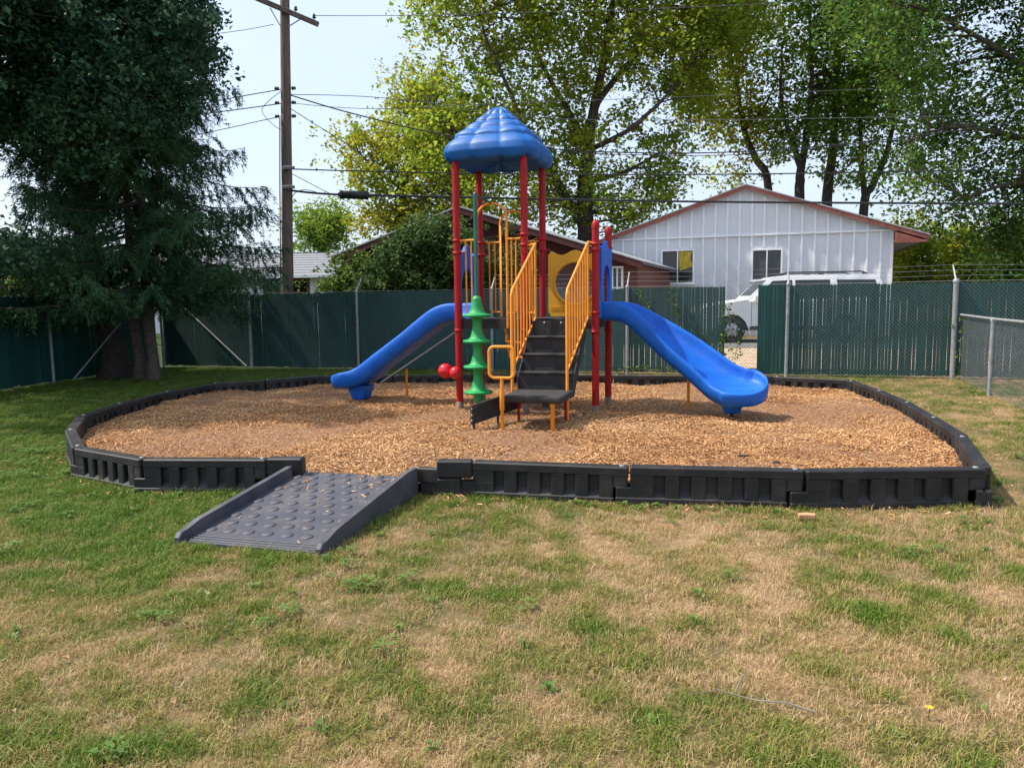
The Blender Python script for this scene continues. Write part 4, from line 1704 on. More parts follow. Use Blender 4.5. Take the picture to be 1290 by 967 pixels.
class Facade:
    """vertical plane from A to B (ground points, A at the left), local frame: x along wall, y into building"""

    def __init__(s, name, A, B, label, cat):
        d = B - A
        s.len = d.length
        s.e = empty(name, (A.x, A.y, 0), math.atan2(d.y, d.x))
        tag(s.e, label, cat)
        s.A, s.d = A, d.normalized()

    def u(s, px, py=300):
        """wall coordinate under pixel column"""
        r_ = ray(px, py)
        n = Vector((-s.d.y, s.d.x, 0))
        t = n.dot(s.A) / n.dot(Vector((r_.x, r_.y, 0)))
        p = Vector((r_.x * t, r_.y * t, 0)) - s.A
        return p.dot(s.d), CAM_H + r_.z * t

    def window(s, px0, py0, px1, py1, curtain=False, screen_left=True):
        x0, zt = s.u(px0, py0)
        x1, _ = s.u(px1, py0)
        _, zb = s.u(px0, py1)
        f = MB()
        t = 0.055
        for a, b, c, d in ((x0 - t, x1 + t, zt, zt + t), (x0 - t, x1 + t, zb - t, zb), (x0 - t, x0, zb, zt), (x1, x1 + t, zb, zt), ((x0 + x1) / 2 - .02, (x0 + x1) / 2 + .02, zb, zt)):
            f.box(a, b, -0.07, 0.03, c, d, 0.004)
        w = f.build('window', TRIMW, s.e)
        xm = (x0 + x1) / 2
        MB().box(x0, xm - .021, -0.02, -0.012, zb + .001, zt - .001).build('screen', SCREEN, w)
        MB().box(xm + .021, x1, -0.016, -0.008, zb + .001, zt - .001).build('pane', GLASS, w)
        MB().box(x0 - .09, x1 + .09, -0.11, 0.0, zb - t - .04, zb - t, .004).build('sill', TRIMW, w)
        if curtain:
            P = []
            for i in range(17):
                q = i / 16
                row = []
                for j in range(9):
                    v = j / 8
                    xx = xm + .03 + (x1 - xm - .05) * (q * (1 - .45 * v * (1 - v) * 3 * .5) + .1 * v)
                    row.append((min(xx, x1 - .01), -0.024 + 0.006 * math.sin(q * 18), zt - .02 - v * (zt - zb) * .62 * (1 - .25 * q)))
                P.append(row)
            MB().grid(P).build('curtain', CURTAIN, w)
        return w


# ---- white board-and-batten house
WA = aty(770, 380, 28.6)
WB = aty(1122, 380, 25.6)
WA.z = WB.z = 0
wh = Facade('white_house', WA, WB, 'white board and batten house with low gable and faded red fascia', 'house')
pk, zpk = wh.u(940, 236)
zbelt = wh.u(1100, 290.5)[1]
WLEN = wh.len
base = 0.15
slope_r = 0.335
zr = lambda u: zpk - abs(u - pk) * slope_r
WDEP = 11.0
MB().prism([(0, base), (0, zr(0)), (pk, zpk), (WLEN, zr(WLEN)), (WLEN, base)], 0.0, 0.10, 'xz').build('gable_wall', WHITE, wh.e)
MB().box(WLEN - .10, WLEN - .002, 0.10, WDEP, base, zr(WLEN) - .02).build('side_wall', WHITE, wh.e)
MB().box(0.002, .10, 0.10, WDEP, base, zr(0) - .02).build('side_wall', WHITE, wh.e)
MB().box(0, WLEN, WDEP, WDEP + .1, base, zr(WLEN) - .02).build('rear_wall', WHITE, wh.e)
bmesh_u = MB().box(-.03, .03, -0.045, -0.001, 0, 1, 0).mesh('batten')
bmesh_u.materials.append(TRIMW)
sp = 0.405
k = 0
u = 0.03
wins = []
w1 = wh.window(835, 317, 873, 356, True)
w2 = wh.window(949, 316, 984, 352, False)
wins = [(wh.u(833)[0] - .08, wh.u(875)[0] + .08, wh.u(833, 358)[1], wh.u(833, 316)[1]), (wh.u(947)[0] - .08, wh.u(986)[0] + .08, wh.u(947, 355)[1], wh.u(947, 314)[1])]
while u < WLEN:
    spans = [(base, zbelt - .03), (zbelt + .03, zr(u) - .10)]
    for a, b in spans:
        parts = [(a, b)]
        for w0, w1_, wz0, wz1 in wins:
            if w0 < u < w1_:
                np_ = []
                for (c, d) in parts:
                    if d <= wz0 or c >= wz1:
                        np_.append((c, d))
                    else:
                        if c < wz0 - .1:
                            np_.append((c, wz0 - .09))
                        if d > wz1 + .07:
                            np_.append((wz1 + .06, d))
                parts = np_
        for c, d in parts:
            if d - c > 0.08:
                o = link(bpy.data.objects.new('batten', bmesh_u), wh.e)
                o.location = (u, 0, c)
                o.scale = (1, 1, d - c)
    u += sp
MB().box(0, WLEN + .18, -0.075, -0.004, zbelt - .035, zbelt + .03, .005).build('belt_trim', TRIMW, wh.e)
MB().box(WLEN - .07, WLEN + .012, -0.03, -0.002, base, zbelt - .04).build('corner_board', TRIMW, wh.e)
# roof: two slabs with overhang, fascia and soffit
OV, OE = 0.28, 1.0
for sg in (-1, 1):
    u1 = (WLEN + OE) if sg > 0 else -0.75
    z1 = zr(u1)
    poly = [(pk, zpk + .0), (u1, z1), (u1, z1 + .05), (pk, zpk + .05)]
    MB().prism(poly, -OV + .035, WDEP + .3, 'xz').build('roof_slope', ROOFG, wh.e)
    fas = [(pk, zpk + .045), (u1 + sg * .0, z1 + .045), (u1, z1 - .085), (pk, zpk - .085)]
    MB().prism(fas, -OV, -OV + .035, 'xz').build('rake_board', RUST, wh.e)
    MB().prism([(pk, zpk + .085), (u1 + sg * .03, z1 + .085), (u1 + sg * .03, z1 + .048), (pk, zpk + .048)], -OV - .02, WDEP + .3, 'xz').build('drip_edge', EDGEW, wh.e)
    if sg > 0:
        MB().prism([(WLEN + .012, zr(WLEN) - .14), (u1 - .03, z1 - .13), (u1 - .03, z1 - .16), (WLEN + .012, z1 - .16)], -OV + .002, -OV + .034, 'xz').build('eave_return', RUST, wh.e)
        MB().box(u1 - .03, u1, -OV + .036, WDEP, z1 - .12, z1 - .002).build('eave_fascia', RUST, wh.e)
        MB().box(WLEN + .01, u1 - .032, -OV + .036, WDEP, z1 - .10, z1 - .085).build('soffit', mat('soffit_grey', (0.45, 0.43, 0.42), 0.8, 0.1), wh.e)

# ---- red gabled house
RA = aty(440, 380, 24.6)
RB = aty(803, 380, 21.6)
RA.z = RB.z = 0
rh = Facade('red_house', RA, RB, 'low dark red gabled house with white-edged roof behind shrubs', 'house')
pk2, zp2 = rh.u(585, 263)
l2, zl2 = rh.u(427, 325)
r2, zr2 = rh.u(813, 331)
RL = rh.len
sl_l = (zp2 - zl2) / (pk2 - l2)
sl_r = (zp2 - zr2) / (r2 - pk2)
zz = lambda u: zp2 - (pk2 - u) * sl_l if u < pk2 else zp2 - (u - pk2) * sl_r
usplit = rh.u(770)[0]
MB().prism([(0, .1), (0, zz(0) - .08), (pk2, zp2 - .08), (usplit, zz(usplit) - .08), (usplit, .1)], 0, .1, 'xz').build('gable_wall', REDSIDE, rh.e)
MB().prism([(usplit, .1), (usplit, zz(usplit) - .08), (RL, zz(RL) - .08), (RL, .1)], 0.002, .1, 'xz').build('brick_wall', BRICK, rh.e)
MB().box(RL - .1, RL - .003, .1, 9, .1, zz(RL) - .1).build('side_wall', BRICK, rh.e)
MB().box(0.003, .1, .1, 9, .1, zz(0) - .1).build('side_wall', REDSIDE, rh.e)
bb = MB().box(-.095, .095, -0.018, -0.002, 0, 1, 0).mesh('siding_board')
bb.materials.append(REDSIDE)
u = .1
while u < usplit - .1:
    o = link(bpy.data.objects.new('siding_board', bb), rh.e)
    o.location = (u, 0, .12)
    o.scale = (1, 1, zz(u) - .24)
    u += .203
rh.window(773, 338, 783, 362)
for sg in (-1, 1):
    u1, z1 = (r2, zr2) if sg > 0 else (l2, zl2)
    MB().prism([(pk2, zp2 - .06), (u1, z1 - .06), (u1, z1 + .0), (pk2, zp2 + .0)], -.42, 9.3, 'xz').build('roof_slope', ROOFD, rh.e)
    MB().prism([(pk2, zp2 - .005), (u1, z1 - .005), (u1, z1 - .17), (pk2, zp2 - .17)], -.455, -.421, 'xz').build('rake_board', REDSIDE, rh.e)
    MB().prism([(pk2, zp2 + .045), (u1 + sg * .03, z1 + .045), (u1 + sg * .03, z1 + .003), (pk2, zp2 + .003)], -.47, 9.3, 'xz').build('drip_edge', EDGEW, rh.e)

# ---- grey roofed house far left
GA = aty(95, 385, 36.0)
GB = aty(470, 382, 34.0)
GA.z = GB.z = 0
gh = Facade('grey_roof_house', GA, GB, 'long pale house with light grey shingle roof beyond the utility pole', 'house')
ze = gh.u(400, 347)[1]
zg = gh.u(400, 312)[1]
GL = gh.len
up_ = gh.u(388)[0]
MB().box(up_, GL, 0, .15, 0, ze - .05).build('front_wall', WHITE, gh.e)
MB().box(0, up_ - 2.2, .02, .16, 0, ze - .05).build('front_wall', WHITE, gh.e)
MB().box(up_ - 2.2, up_, 2.2, 2.3, 0, ze - .05).build('porch_wall', REDSIDE, gh.e)
MB().box(0, GL, 8, 8.1, 0, ze - .05).build('rear_wall', WHITE, gh.e)
for x in (up_ - 2.1, up_ - 1.1, up_ - .15):
    MB().box(x, x + .12, 0, .12, 0, ze - .18).build('porch_post', REDSIDE, gh.e)
MB().box(up_ - 2.2, up_ - .02, -.05, .05, ze - .22, ze - .04).build('porch_beam', BRICK, gh.e)
# shingle courses as overlapping strips
zd = (zg - ze)
for k in range(9):
    t0, t1 = k / 9, (k + 1) / 9
    y0, y1 = -.45 + 4.2 * t0, -.45 + 4.2 * t1 + .06
    P = [[(-.3, y0, ze + zd * t0 + .02), (GL + .3, y0, ze + zd * t0 + .02)], [(-.3, y1, ze + zd * t1 + .012), (GL + .3, y1, ze + zd * t1 + .012)]]
    b = MB().grid(P, smooth=False)
    b.box(-.3, GL + .3, y0 - .004, y0, ze + zd * t0 - .02, ze + zd * t0 + .02)
    b.build('shingle_course', ROOFG, gh.e)
MB().prism([(3.75, zg), (8.4, ze), (8.4, ze + .05), (3.75, zg + .05)], -.3, GL + .3, 'yz').build('roof_slope', ROOFG, gh.e)
MB().box(-.3, GL + .3, -.48, -.455, ze - .10, ze + .015).build('eave_fascia', TRIMW, gh.e)
MB().prism([(0, ze - .05), (3.75, zg - .02), (8, ze - .05)], GL - .1, GL, 'yz').build('gable_end', WHITE, gh.e)

# ================================================================== SUV
FWc = aty(917, 416, 22.6)
sv_z = gzf(FWc.x, FWc.y) + 0.06
suv = empty('parked_suv', (FWc.x - 0.95, FWc.y + .28, sv_z), R(-6))
tag(suv, 'white sport utility vehicle with roof rails parked behind the green slatted fence', 'car')


def arch_pts(cx0, r, n=10):
    return [(cx0 + r * math.cos(math.pi - math.pi * i / n), 0.38 + r * math.sin(math.pi - math.pi * i / n)) for i in range(n + 1)]


LS = 5.25
lower = [(0.05, .40), (0.0, .55), (0.03, .88), (0.10, 1.02), (0.40, 1.10), (1.38, 1.17), (1.42, 1.19), (LS - .12, 1.19), (LS - .02, 1.05), (LS, .55), (LS - .08, .42)]
lower_b = [(LS - .10, .36), (4.05 + .47, .34)] + arch_pts(4.05, .47)[::-1] + [(4.05 - .47, .34), (0.95 + .47, .34)] + arch_pts(.95, .47)[::-1] + [(0.95 - .47, .36)]
body = MB().prism(lower + lower_b, -.96, .96, 'xz', 0.045).build('body', CARW, suv)
# greenhouse lofted with tumblehome
gh_lo = [(1.32, 1.18), (LS - .10, 1.18)]


def ghp(x, z):
    k = (z - 1.18) / .70
    return 0.93 - 0.17 * k


rings = [[(1.32, 1.17), (LS - .10, 1.17)], [(1.92, 1.74), (LS - .28, 1.74)], [(2.14, 1.84), (LS - .36, 1.845)], [(2.40, 1.875), (LS - .50, 1.88)]]
P = []
for (a, b) in rings:
    P.append([(a[0], -ghp(*a), a[1]), (b[0], -ghp(*b), b[1]), (b[0], ghp(*b), b[1]), (a[0], ghp(*a), a[1])])
g_ = MB().grid(P, closed_v=True, smooth=False)
g_.add(P[-1], [(0, 1, 2, 3)])
g_.build('cabin', CARW, suv)
# side glazing, both sides
for sd in (-1, 1):
    for poly in ([(1.62, 1.22), (2.06, 1.72), (2.60, 1.74), (2.60, 1.22)], [(2.68, 1.22), (2.68, 1.74), (3.62, 1.74), (3.62, 1.22)], [(3.86, 1.25), (3.80, 1.735), (LS - .42, 1.725), (LS - .30, 1.25)]):
        v = [(x, sd * (ghp(x, z) + .006), z) for x, z in poly]
        MB().add(v, [(0, 1, 2, 3) if sd > 0 else (3, 2, 1, 0)]).build('side_window', CGLASS, suv)
    MB().tube([(2.35, sd * .70, 1.90), (2.45, sd * .70, 1.955), (LS - .75, sd * .70, 1.955), (LS - .62, sd * .70, 1.90)], .018, 8).build('roof_rail', CARD, suv)
    for x in (2.35, 3.4, LS - .68):
        MB().box(x - .07, x + .07, sd * .70 - .025, sd * .70 + .025, 1.86, 1.93, .008).build('rail_foot', CARD, suv)
    MB().box(1.52, 1.78, sd * 1.06 - .10, sd * 1.06 + .10, 1.16, 1.34, .03).build('mirror', CARW, suv)
    for x in (2.45, 3.5):
        MB().box(x, x + .2, sd * .975 - .02, sd * .975 + .02, 1.03, 1.07, .008).build('door_handle', CARW, suv)
    for x in (1.48, 2.64, 3.58):
        MB().box(x - .006, x + .006, sd * .955 - .008, sd * .955 + .008, .5, 1.17).build('door_gap', CARD, suv)
    MB().box(1.44, 3.54, sd * .965 - .02, sd * .965 + .02, .36, .47, .012).build('sill_cladding', CARD, suv)
    MB().box(-.01, .14, sd * .72 - .16, sd * .72 + .16, .80, .98, .02).build('headlight', LAMPC, suv)
    MB().box(LS - .12, LS + .01, sd * .84 - .10, sd * .84 + .10, .85, 1.15, .02).build('tail_light', REDL, suv)
    for x in (.95, 4.05):
        w = MB().lathe([(.21, -.11), (.33, -.12), (.375, -.09), (.38, 0), (.375, .09), (.33, .12), (.21, .11)], (x, sd * .84, .38), 28, 'y').build('wheel', TYRE, suv)
        rm = MB().lathe([(0, .085), (.05, .09), (.06, .07), (.19, .075), (.225, .10), (.235, .09), (.235, -.09), (0, -.09)], (x, sd * .84, .38), 28, 'y')
        for k in range(6):
            a = k * math.pi / 3
            for q in (-1, 1):
                rm.tube([(x + .04 * math.cos(a), sd * .84 + q * .098, .38 + .04 * math.sin(a)), (x + .215 * math.cos(a), sd * .84 + q * .104, .38 + .215 * math.sin(a))], .024, 6)
        rm.build('rim', ALLOY, w)
v = [(1.40, -.80, 1.22), (1.40, .80, 1.22), (1.93, .70, 1.74), (1.93, -.70, 1.74)]
MB().add([(x - .012, y, z + .012) for x, y, z in v], [(0, 3, 2, 1)]).build('windshield', CGLASS, suv)
MB().box(-.03, .02, -.55, .55, .62, .86, .01).build('grille', CARD, suv)
MB().box(-.06, .10, -.88, .88, .38, .56, .03).build('bumper', CARD, suv)
MB().box(LS - .08, LS + .06, -.88, .88, .40, .58, .03).build('bumper', CARD, suv)


# ================================================================== TREES AND SHRUBS
def leaf_cloud(pts, size, up_bias=0.5, aspect=0.62, seed=0):
    r = np.random.default_rng(seed)
    n = len(pts)
    nrm = r.normal(size=(n, 3))
    nrm[:, 2] = np.abs(nrm[:, 2]) + up_bias
    nrm /= np.linalg.norm(nrm, axis=1, keepdims=True)
    t = r.normal(size=(n, 3))
    t[:, 2] -= 0.35
    t -= nrm * np.sum(t * nrm, 1, keepdims=True)
    t /= np.linalg.norm(t, axis=1, keepdims=True) + 1e-9
    w = np.cross(nrm, t)
    s = (size * r.uniform(0.6, 1.3, n))[:, None]
    fold = nrm * s * 0.12
    A = pts - t * s * 0.5
    B = pts + w * s * 0.5 * aspect + fold
    C = pts + t * s * 0.5
    D = pts - w * s * 0.5 * aspect + fold
    V = np.stack([A, B, C, D], 1).reshape(-1, 3)
    i = np.arange(n)[:, None] * 4
    F = np.concatenate([i, i + 1, i + 2, i + 3], 1)
    return V, F


def limb_tube(b, path, rads, n=8, wob=0.0, seed=0):
    r = random.Random(seed)
    P = [Vector(p) for p in path]
    # smooth by Catmull-Rom
    out, rr = [], []
    for i in range(len(P) - 1):
        p0, p1, p2, p3 = P[max(i - 1, 0)], P[i], P[i + 1], P[min(i + 2, len(P) - 1)]
        for k in range(5):
            t = k / 5
            q = 0.5 * ((2 * p1) + (p2 - p0) * t + (2 * p0 - 5 * p1 + 4 * p2 - p3) * t * t + (-p0 + 3 * p1 - 3 * p2 + p3) * t ** 3)
            out.append(q + Vector((r.gauss(0, wob), r.gauss(0, wob), 0)))
            rr.append(rads[i] * (1 - t) + rads[i + 1] * t)
    out.append(P[-1])
    rr.append(rads[-1])
    b.tube(out, rr, n)
    return out, rr


def tree(name, label, cat, limbs, polys, Yr, nclump, rcl, nleaf, lsize, leafm, barkm, seed, group=None, flare=True, twigs=3, up_bias=.5, flat=.75, lscale=.8):
    """limbs: list of [(px, py, Y, radius)...]; polys: crown outlines in picture columns/rows with a depth range"""
    r = np.random.default_rng(seed)
    pr = random.Random(seed)
    base = limbs[0][0]
    root0 = aty(base[0], base[1], base[2])
    e = empty(name, (root0.x, root0.y, gzf(root0.x, root0.y)))
    org = Vector((root0.x, root0.y, gzf(root0.x, root0.y)))
    tag(e, label, cat, group)
    b = MB()
    sk, skr = [], []
    for li, lm in enumerate(limbs):
        path = [aty(px, py, Y) for px, py, Y, _ in lm]
        rads = [q[3] * lscale for q in lm]
        if li == 0:
            g = Vector((path[0].x, path[0].y, gzf(path[0].x, path[0].y) - .1))
            if path[0].z > g.z + .3:
                path = [g] + path
                rads = [rads[0] * 1.15] + rads
            if flare:
                rads[0] *= 1.35
        pts, rr = limb_tube(b, [p - org for p in path], rads, 10, 0.012, seed + li)
        if li > 0:
            pass
        sk += pts
        skr += rr
    sk_np = np.array([p[:] for p in sk])
    # clumps
    C = []
    for poly, frac, *yr_ in polys:
        Yq = yr_[0] if yr_ else Yr
        xs_, ys_ = [p[0] for p in poly], [p[1] for p in poly]
        m_ = int(nclump * frac)
        got = 0
        while got < m_:
            px, py = r.uniform(min(xs_), max(xs_)), r.uniform(min(ys_), max(ys_))
            if not inpoly(px, py, poly):
                continue
            Y = r.uniform(*Yq)
            C.append(aty(px, py, Y) - org)
            got += 1
    tw = MB()
    LP = []
    for ci, c in enumerate(C):
        cn = np.array(c[:])
        d = sk_np - cn
        d2 = (d ** 2).sum(1) + np.where(d[:, 2] > 0.2, 6.0, 0.0)
        j = int(np.argmin(d2))
        a = sk[j]
        ln = (c - a).length
        r0 = min(skr[j] * .55, 0.014 + 0.011 * ln)
        mid = a.lerp(c, .5) + Vector((pr.gauss(0, .1), pr.gauss(0, .1), .10)) * ln * .5
        tw.tube([a, a.lerp(mid, .55) + Vector((0, 0, .03 * ln)), mid, c], [r0, r0 * .75, r0 * .5, .006], 5, cap=False)
        rc = rcl * pr.uniform(.65, 1.3)
        nl = int(nleaf * pr.uniform(.6, 1.4))
        k = max(2, nl // 14)
        ctr = r.normal(0, 1, (k, 3)) * np.array([rc, rc, rc * flat])
        for q in range(min(twigs, k)):
            tw.tube([c, c + Vector(ctr[q]) * .9], [.006, .003], 3, cap=False)
        own = r.integers(0, k, nl)
        LP.append(cn + ctr[own] + r.normal(0, rc * .30, (nl, 3)))
    b.v += []
    o_t = b.build('trunk', barkm, e)
    tw.build('branches', barkm, e)
    LP = np.concatenate(LP)
    V, F = leaf_cloud(LP, lsize, up_bias, seed=seed)
    meshobj('crown', np_mesh('crown', V, F), leafm, e)
    return e


# centre maple
tree('maple_tree', 'tall yellow-green maple with dark forked limbs behind the red house', 'tree',
     [[(738, 300, 31, .42), (736, 240, 31, .36), (740, 190, 31, .30), (748, 136, 31, .24), (762, 68, 31, .18), (772, 0, 31, .13), (776, -120, 31, .06)],
      [(736, 290, 31, .22), (712, 245, 30.5, .19), (690, 205, 30, .15), (662, 165, 29.5, .12), (640, 110, 29.5, .09), (610, 40, 29.5, .06), (585, -50, 29.5, .03)],
      [(738, 185, 31, .18), (716, 140, 31.5, .14), (690, 95, 32, .11), (668, 40, 32, .08), (650, -40, 32, .04)],
      [(748, 136, 31, .17), (778, 95, 31.5, .14), (808, 62, 31.5, .11), (838, 24, 31.5, .08), (870, -40, 31.5, .04)],
      [(740, 190, 31, .14), (790, 165, 30, .11), (830, 130, 29.5, .08), (868, 85, 29.5, .05)],
      [(738, 230, 31, .13), (790, 215, 31.5, .09), (835, 190, 31.5, .06)],
      [(690, 205, 30, .12), (640, 195, 29.5, .09), (590, 175, 29.5, .07), (540, 140, 29.5, .04)]],
     [([(525, -200), (900, -200), (955, -20), (950, 40), (900, 90), (905, 160), (868, 195), (838, 240), (800, 292), (735, 295), (690, 270), (620, 265), (560, 240), (520, 205), (515, 120), (530, 60), (515, 20)], 0.93), ([(820, -160), (970, -160), (965, 20), (900, 60), (840, 30)], .07)],
     (28.4, 34.0), 440, .60, 205, .19, LF_MAPLE, BARK_D, 101)
# yellowing tree to its side
tree('yellowing_tree', 'yellowing broadleaf tree beside the maple, over the red roof edge', 'tree',
     [[(505, 300, 33, .24), (510, 230, 33, .20), (520, 170, 33, .14), (530, 120, 33, .08)], [(510, 240, 33, .12), (475, 215, 32.5, .08), (450, 190, 32.5, .04)], [(512, 220, 33, .12), (550, 190, 33.5, .08), (580, 150, 33.5, .04)]],
     [([(495, 105), (545, 95), (600, 150), (610, 250), (590, 285), (500, 292), (460, 305), (440, 285), (470, 250), (432, 215), (435, 175), (470, 150)], 1.0)],
     (31.5, 35), 140, .55, 150, .19, LF_YELLOW, BARK, 102)
# trees behind the white house
tree('slim_tree', 'thin leaning tree with sparse yellow-green leaves above the white roof peak', 'tree',
     [[(968, 240, 36, .22), (952, 200, 36, .19), (938, 165, 36, .15), (928, 110, 36, .11), (918, 50, 36, .07), (912, -30, 36, .03)], [(938, 165, 36, .1), (965, 130, 36, .07), (980, 95, 36, .03)]],
     [([(870, -20), (945, -10), (965, 60), (945, 90), (975, 120), (960, 170), (1000, 215), (930, 225), (880, 165), (868, 90)], 1.0)],
     (34.5, 38), 75, .62, 140, .20, LF_YELLOW, BARK, 103, 'trees behind the white house')
tree('forked_tree', 'forked dark-trunked tree rising behind the white roof slope', 'tree',
     [[(1007, 250, 34, .26), (1009, 215, 34, .22), (1016, 170, 34, .17), (1022, 110, 34, .12), (1020, 30, 34, .07), (1015, -60, 34, .03)], [(1009, 215, 34, .18), (998, 175, 34, .14), (984, 130, 34, .10), (985, 60, 34, .05)]],
     [([(985, 60), (1000, 10), (1000, -160), (1120, -160), (1120, 60), (1080, 130), (1090, 190), (1040, 180), (1000, 200), (970, 175), (965, 130)], 1.0)],
     (32.5, 36.5), 150, .62, 145, .195, LF_MID, BARK_D, 104, 'trees behind the white house')
tree('twin_trunk_tree', 'tree with pale twin trunks rising behind the white roof eave', 'tree',
     [[(1088, 265, 35, .24), (1098, 235, 35, .20), (1112, 205, 35, .16), (1125, 160, 35, .11), (1130, 100, 35, .06)], [(1090, 255, 35, .18), (1086, 215, 35, .15), (1084, 170, 35, .11), (1080, 110, 35, .06)], [(1040, 392, 35.5, .33), (1042, 250, 35.5, .28), (1048, 200, 35.5, .24), (1052, 140, 35.5, .18), (1055, 80, 35.5, .12), (1050, 0, 35.5, .06)]],
     [([(1050, 170), (1060, 100), (1050, -120), (1180, -120), (1170, 90), (1140, 190), (1110, 215), (1060, 225), (1030, 200)], 1.0)],
     (33.5, 37.5), 125, .62, 145, .195, LF_MID, BARK, 105, 'trees behind the white house')
# big dark tree on the right
tree('broad_dark_tree', 'broad dark-green tree with drooping boughs over the end of the slatted fence', 'tree',
     [[(1400, 340, 27, .45), (1395, 200, 27, .40), (1380, 80, 27, .30), (1350, -40, 27, .2), (1320, -160, 27, .1)], [(1392, 180, 27, .22), (1330, 120, 26.5, .17), (1270, 70, 26, .12), (1200, 30, 26, .08), (1130, 0, 26, .04)],
      [(1392, 220, 27, .2), (1330, 190, 26.5, .15), (1270, 170, 26, .11), (1200, 160, 26, .07), (1140, 180, 26, .03)], [(1380, 90, 27, .2), (1320, 10, 26.5, .15), (1250, -40, 26.5, .1), (1150, -70, 26.5, .05)],
      [(1396, 260, 27, .18), (1340, 240, 26.5, .13), (1280, 230, 26, .09), (1215, 250, 26, .05)]],
     [([(1075, -160), (1480, -160), (1480, 300), (1290, 300), (1262, 345), (1215, 330), (1195, 290), (1150, 275), (1125, 225), (1150, 165), (1135, 110), (1100, 70), (1055, 40)], 1.0)],
     (24.8, 30), 420, .62, 165, .175, LF_DARK, BARK_D, 106)
# bright far bushes
for (i, (x0, x1, yt, Y, mt, lb)) in enumerate(((1120, 1185, 285, 38, LF_YELLOW, 'pale green bush showing beside the white house eave'), (1180, 1250, 295, 40, LF_MAPLE, 'rounded light green bush beyond the slatted fence end'), (1240, 1330, 282, 37, LF_MID, 'mid green bush beyond the low fence corner'))):
    xm = (x0 + x1) / 2
    tree('bush', lb, 'bush', [[(xm, 365, Y, .09), (xm - 3, 335, Y, .06), (xm + 2, 310, Y, .03)]], [([(x0, 372), (x0 + 4, 320), (xm - 10, yt), (xm + 15, yt + 4), (x1 - 3, 318), (x1, 372)], 1.0)], (Y - 1.3, Y + 1.3), 80, .5, 150, .2, mt, BARK, 110 + i, 'bushes beyond the fence')
# small far tree
tree('small_tree', 'small round tree standing beyond the grey shingle roof', 'tree', [[(404, 330, 52, .2), (405, 300, 52, .15), (406, 285, 52, .07)]],
     [([(378, 290), (390, 268), (410, 261), (432, 268), (438, 290), (430, 312), (385, 318), (372, 305)], 1.0)], (50, 54), 60, .65, 110, .24, LF_MID, BARK, 120)
for i, (x0, x1, yt, Y, mt) in enumerate(((-60, 60, 335, 44, LF_YELLOW), (40, 140, 342, 46, LF_MAPLE), (225, 330, 330, 47, LF_YELLOW))):
    xm = (x0 + x1) / 2
    tree('bush', ('sunlit yellow-green hedge behind the low spruce boughs', 'light green bush glimpsed past the leaning trunk', 'yellow-green bush behind the twin spruce trunks')[i], 'bush', [[(xm, 385, Y, .09), (xm - 3, 365, Y, .06), (xm + 2, 352, Y, .03)]],
         [([(x0, 392), (x0 + 4, 365), (xm - 12, yt), (xm + 15, yt + 4), (x1 - 3, 362), (x1, 392)], 1.0)], (Y - 1.3, Y + 1.3), 50, .55, 100, .22, mt, BARK, 130 + i, 'bushes beyond the fence')

# shaded broadleaf tree on the left with the big leaning trunk
tree('leaning_tree', 'shaded broadleaf tree with thick leaning trunk at the fence corner', 'tree',
     [[(146, 478, 16.9, .46), (138, 420, 16.9, .37), (122, 360, 16.9, .33), (106, 300, 16.9, .29), (98, 220, 16.8, .25), (100, 120, 16.7, .2), (110, 10, 16.6, .14), (115, -120, 16.6, .07)],
      [(122, 372, 16.9, .15), (92, 362, 16.7, .12), (60, 345, 16.5, .09), (20, 345, 16.2, .06), (-30, 340, 16, .03)], [(100, 130, 16.7, .13), (150, 70, 16.5, .10), (200, 20, 16.3, .07), (250, -30, 16.3, .04)],
      [(98, 220, 16.8, .16), (50, 150, 16.2, .13), (0, 90, 15.2, .10), (-80, 20, 13.5, .07), (-180, -60, 11.5, .04)], [(98, 200, 16.8, .11), (160, 150, 16.4, .08), (215, 120, 16.2, .05), (260, 100, 16.1, .03)]],
     [([(-160, -170), (250, -170), (262, 10), (252, 50), (262, 75), (245, 105), (258, 125), (232, 160), (205, 175), (150, 200), (90, 190), (30, 170), (-160, 210)], .92), ([(60, 180), (130, 170), (140, 205), (90, 210)], .03), ([(-100, 300), (30, 300), (40, 325), (-40, 340), (-110, 345)], .05), ([(-330, -250), (-30, -250), (-20, 40), (-70, 110), (-330, 120)], .16, (9.8, 13.5))],
     (13.4, 18.9), 560, .28, 320, .105, LF_SHADE, BARK_L, 140, flare=True, lscale=.64)


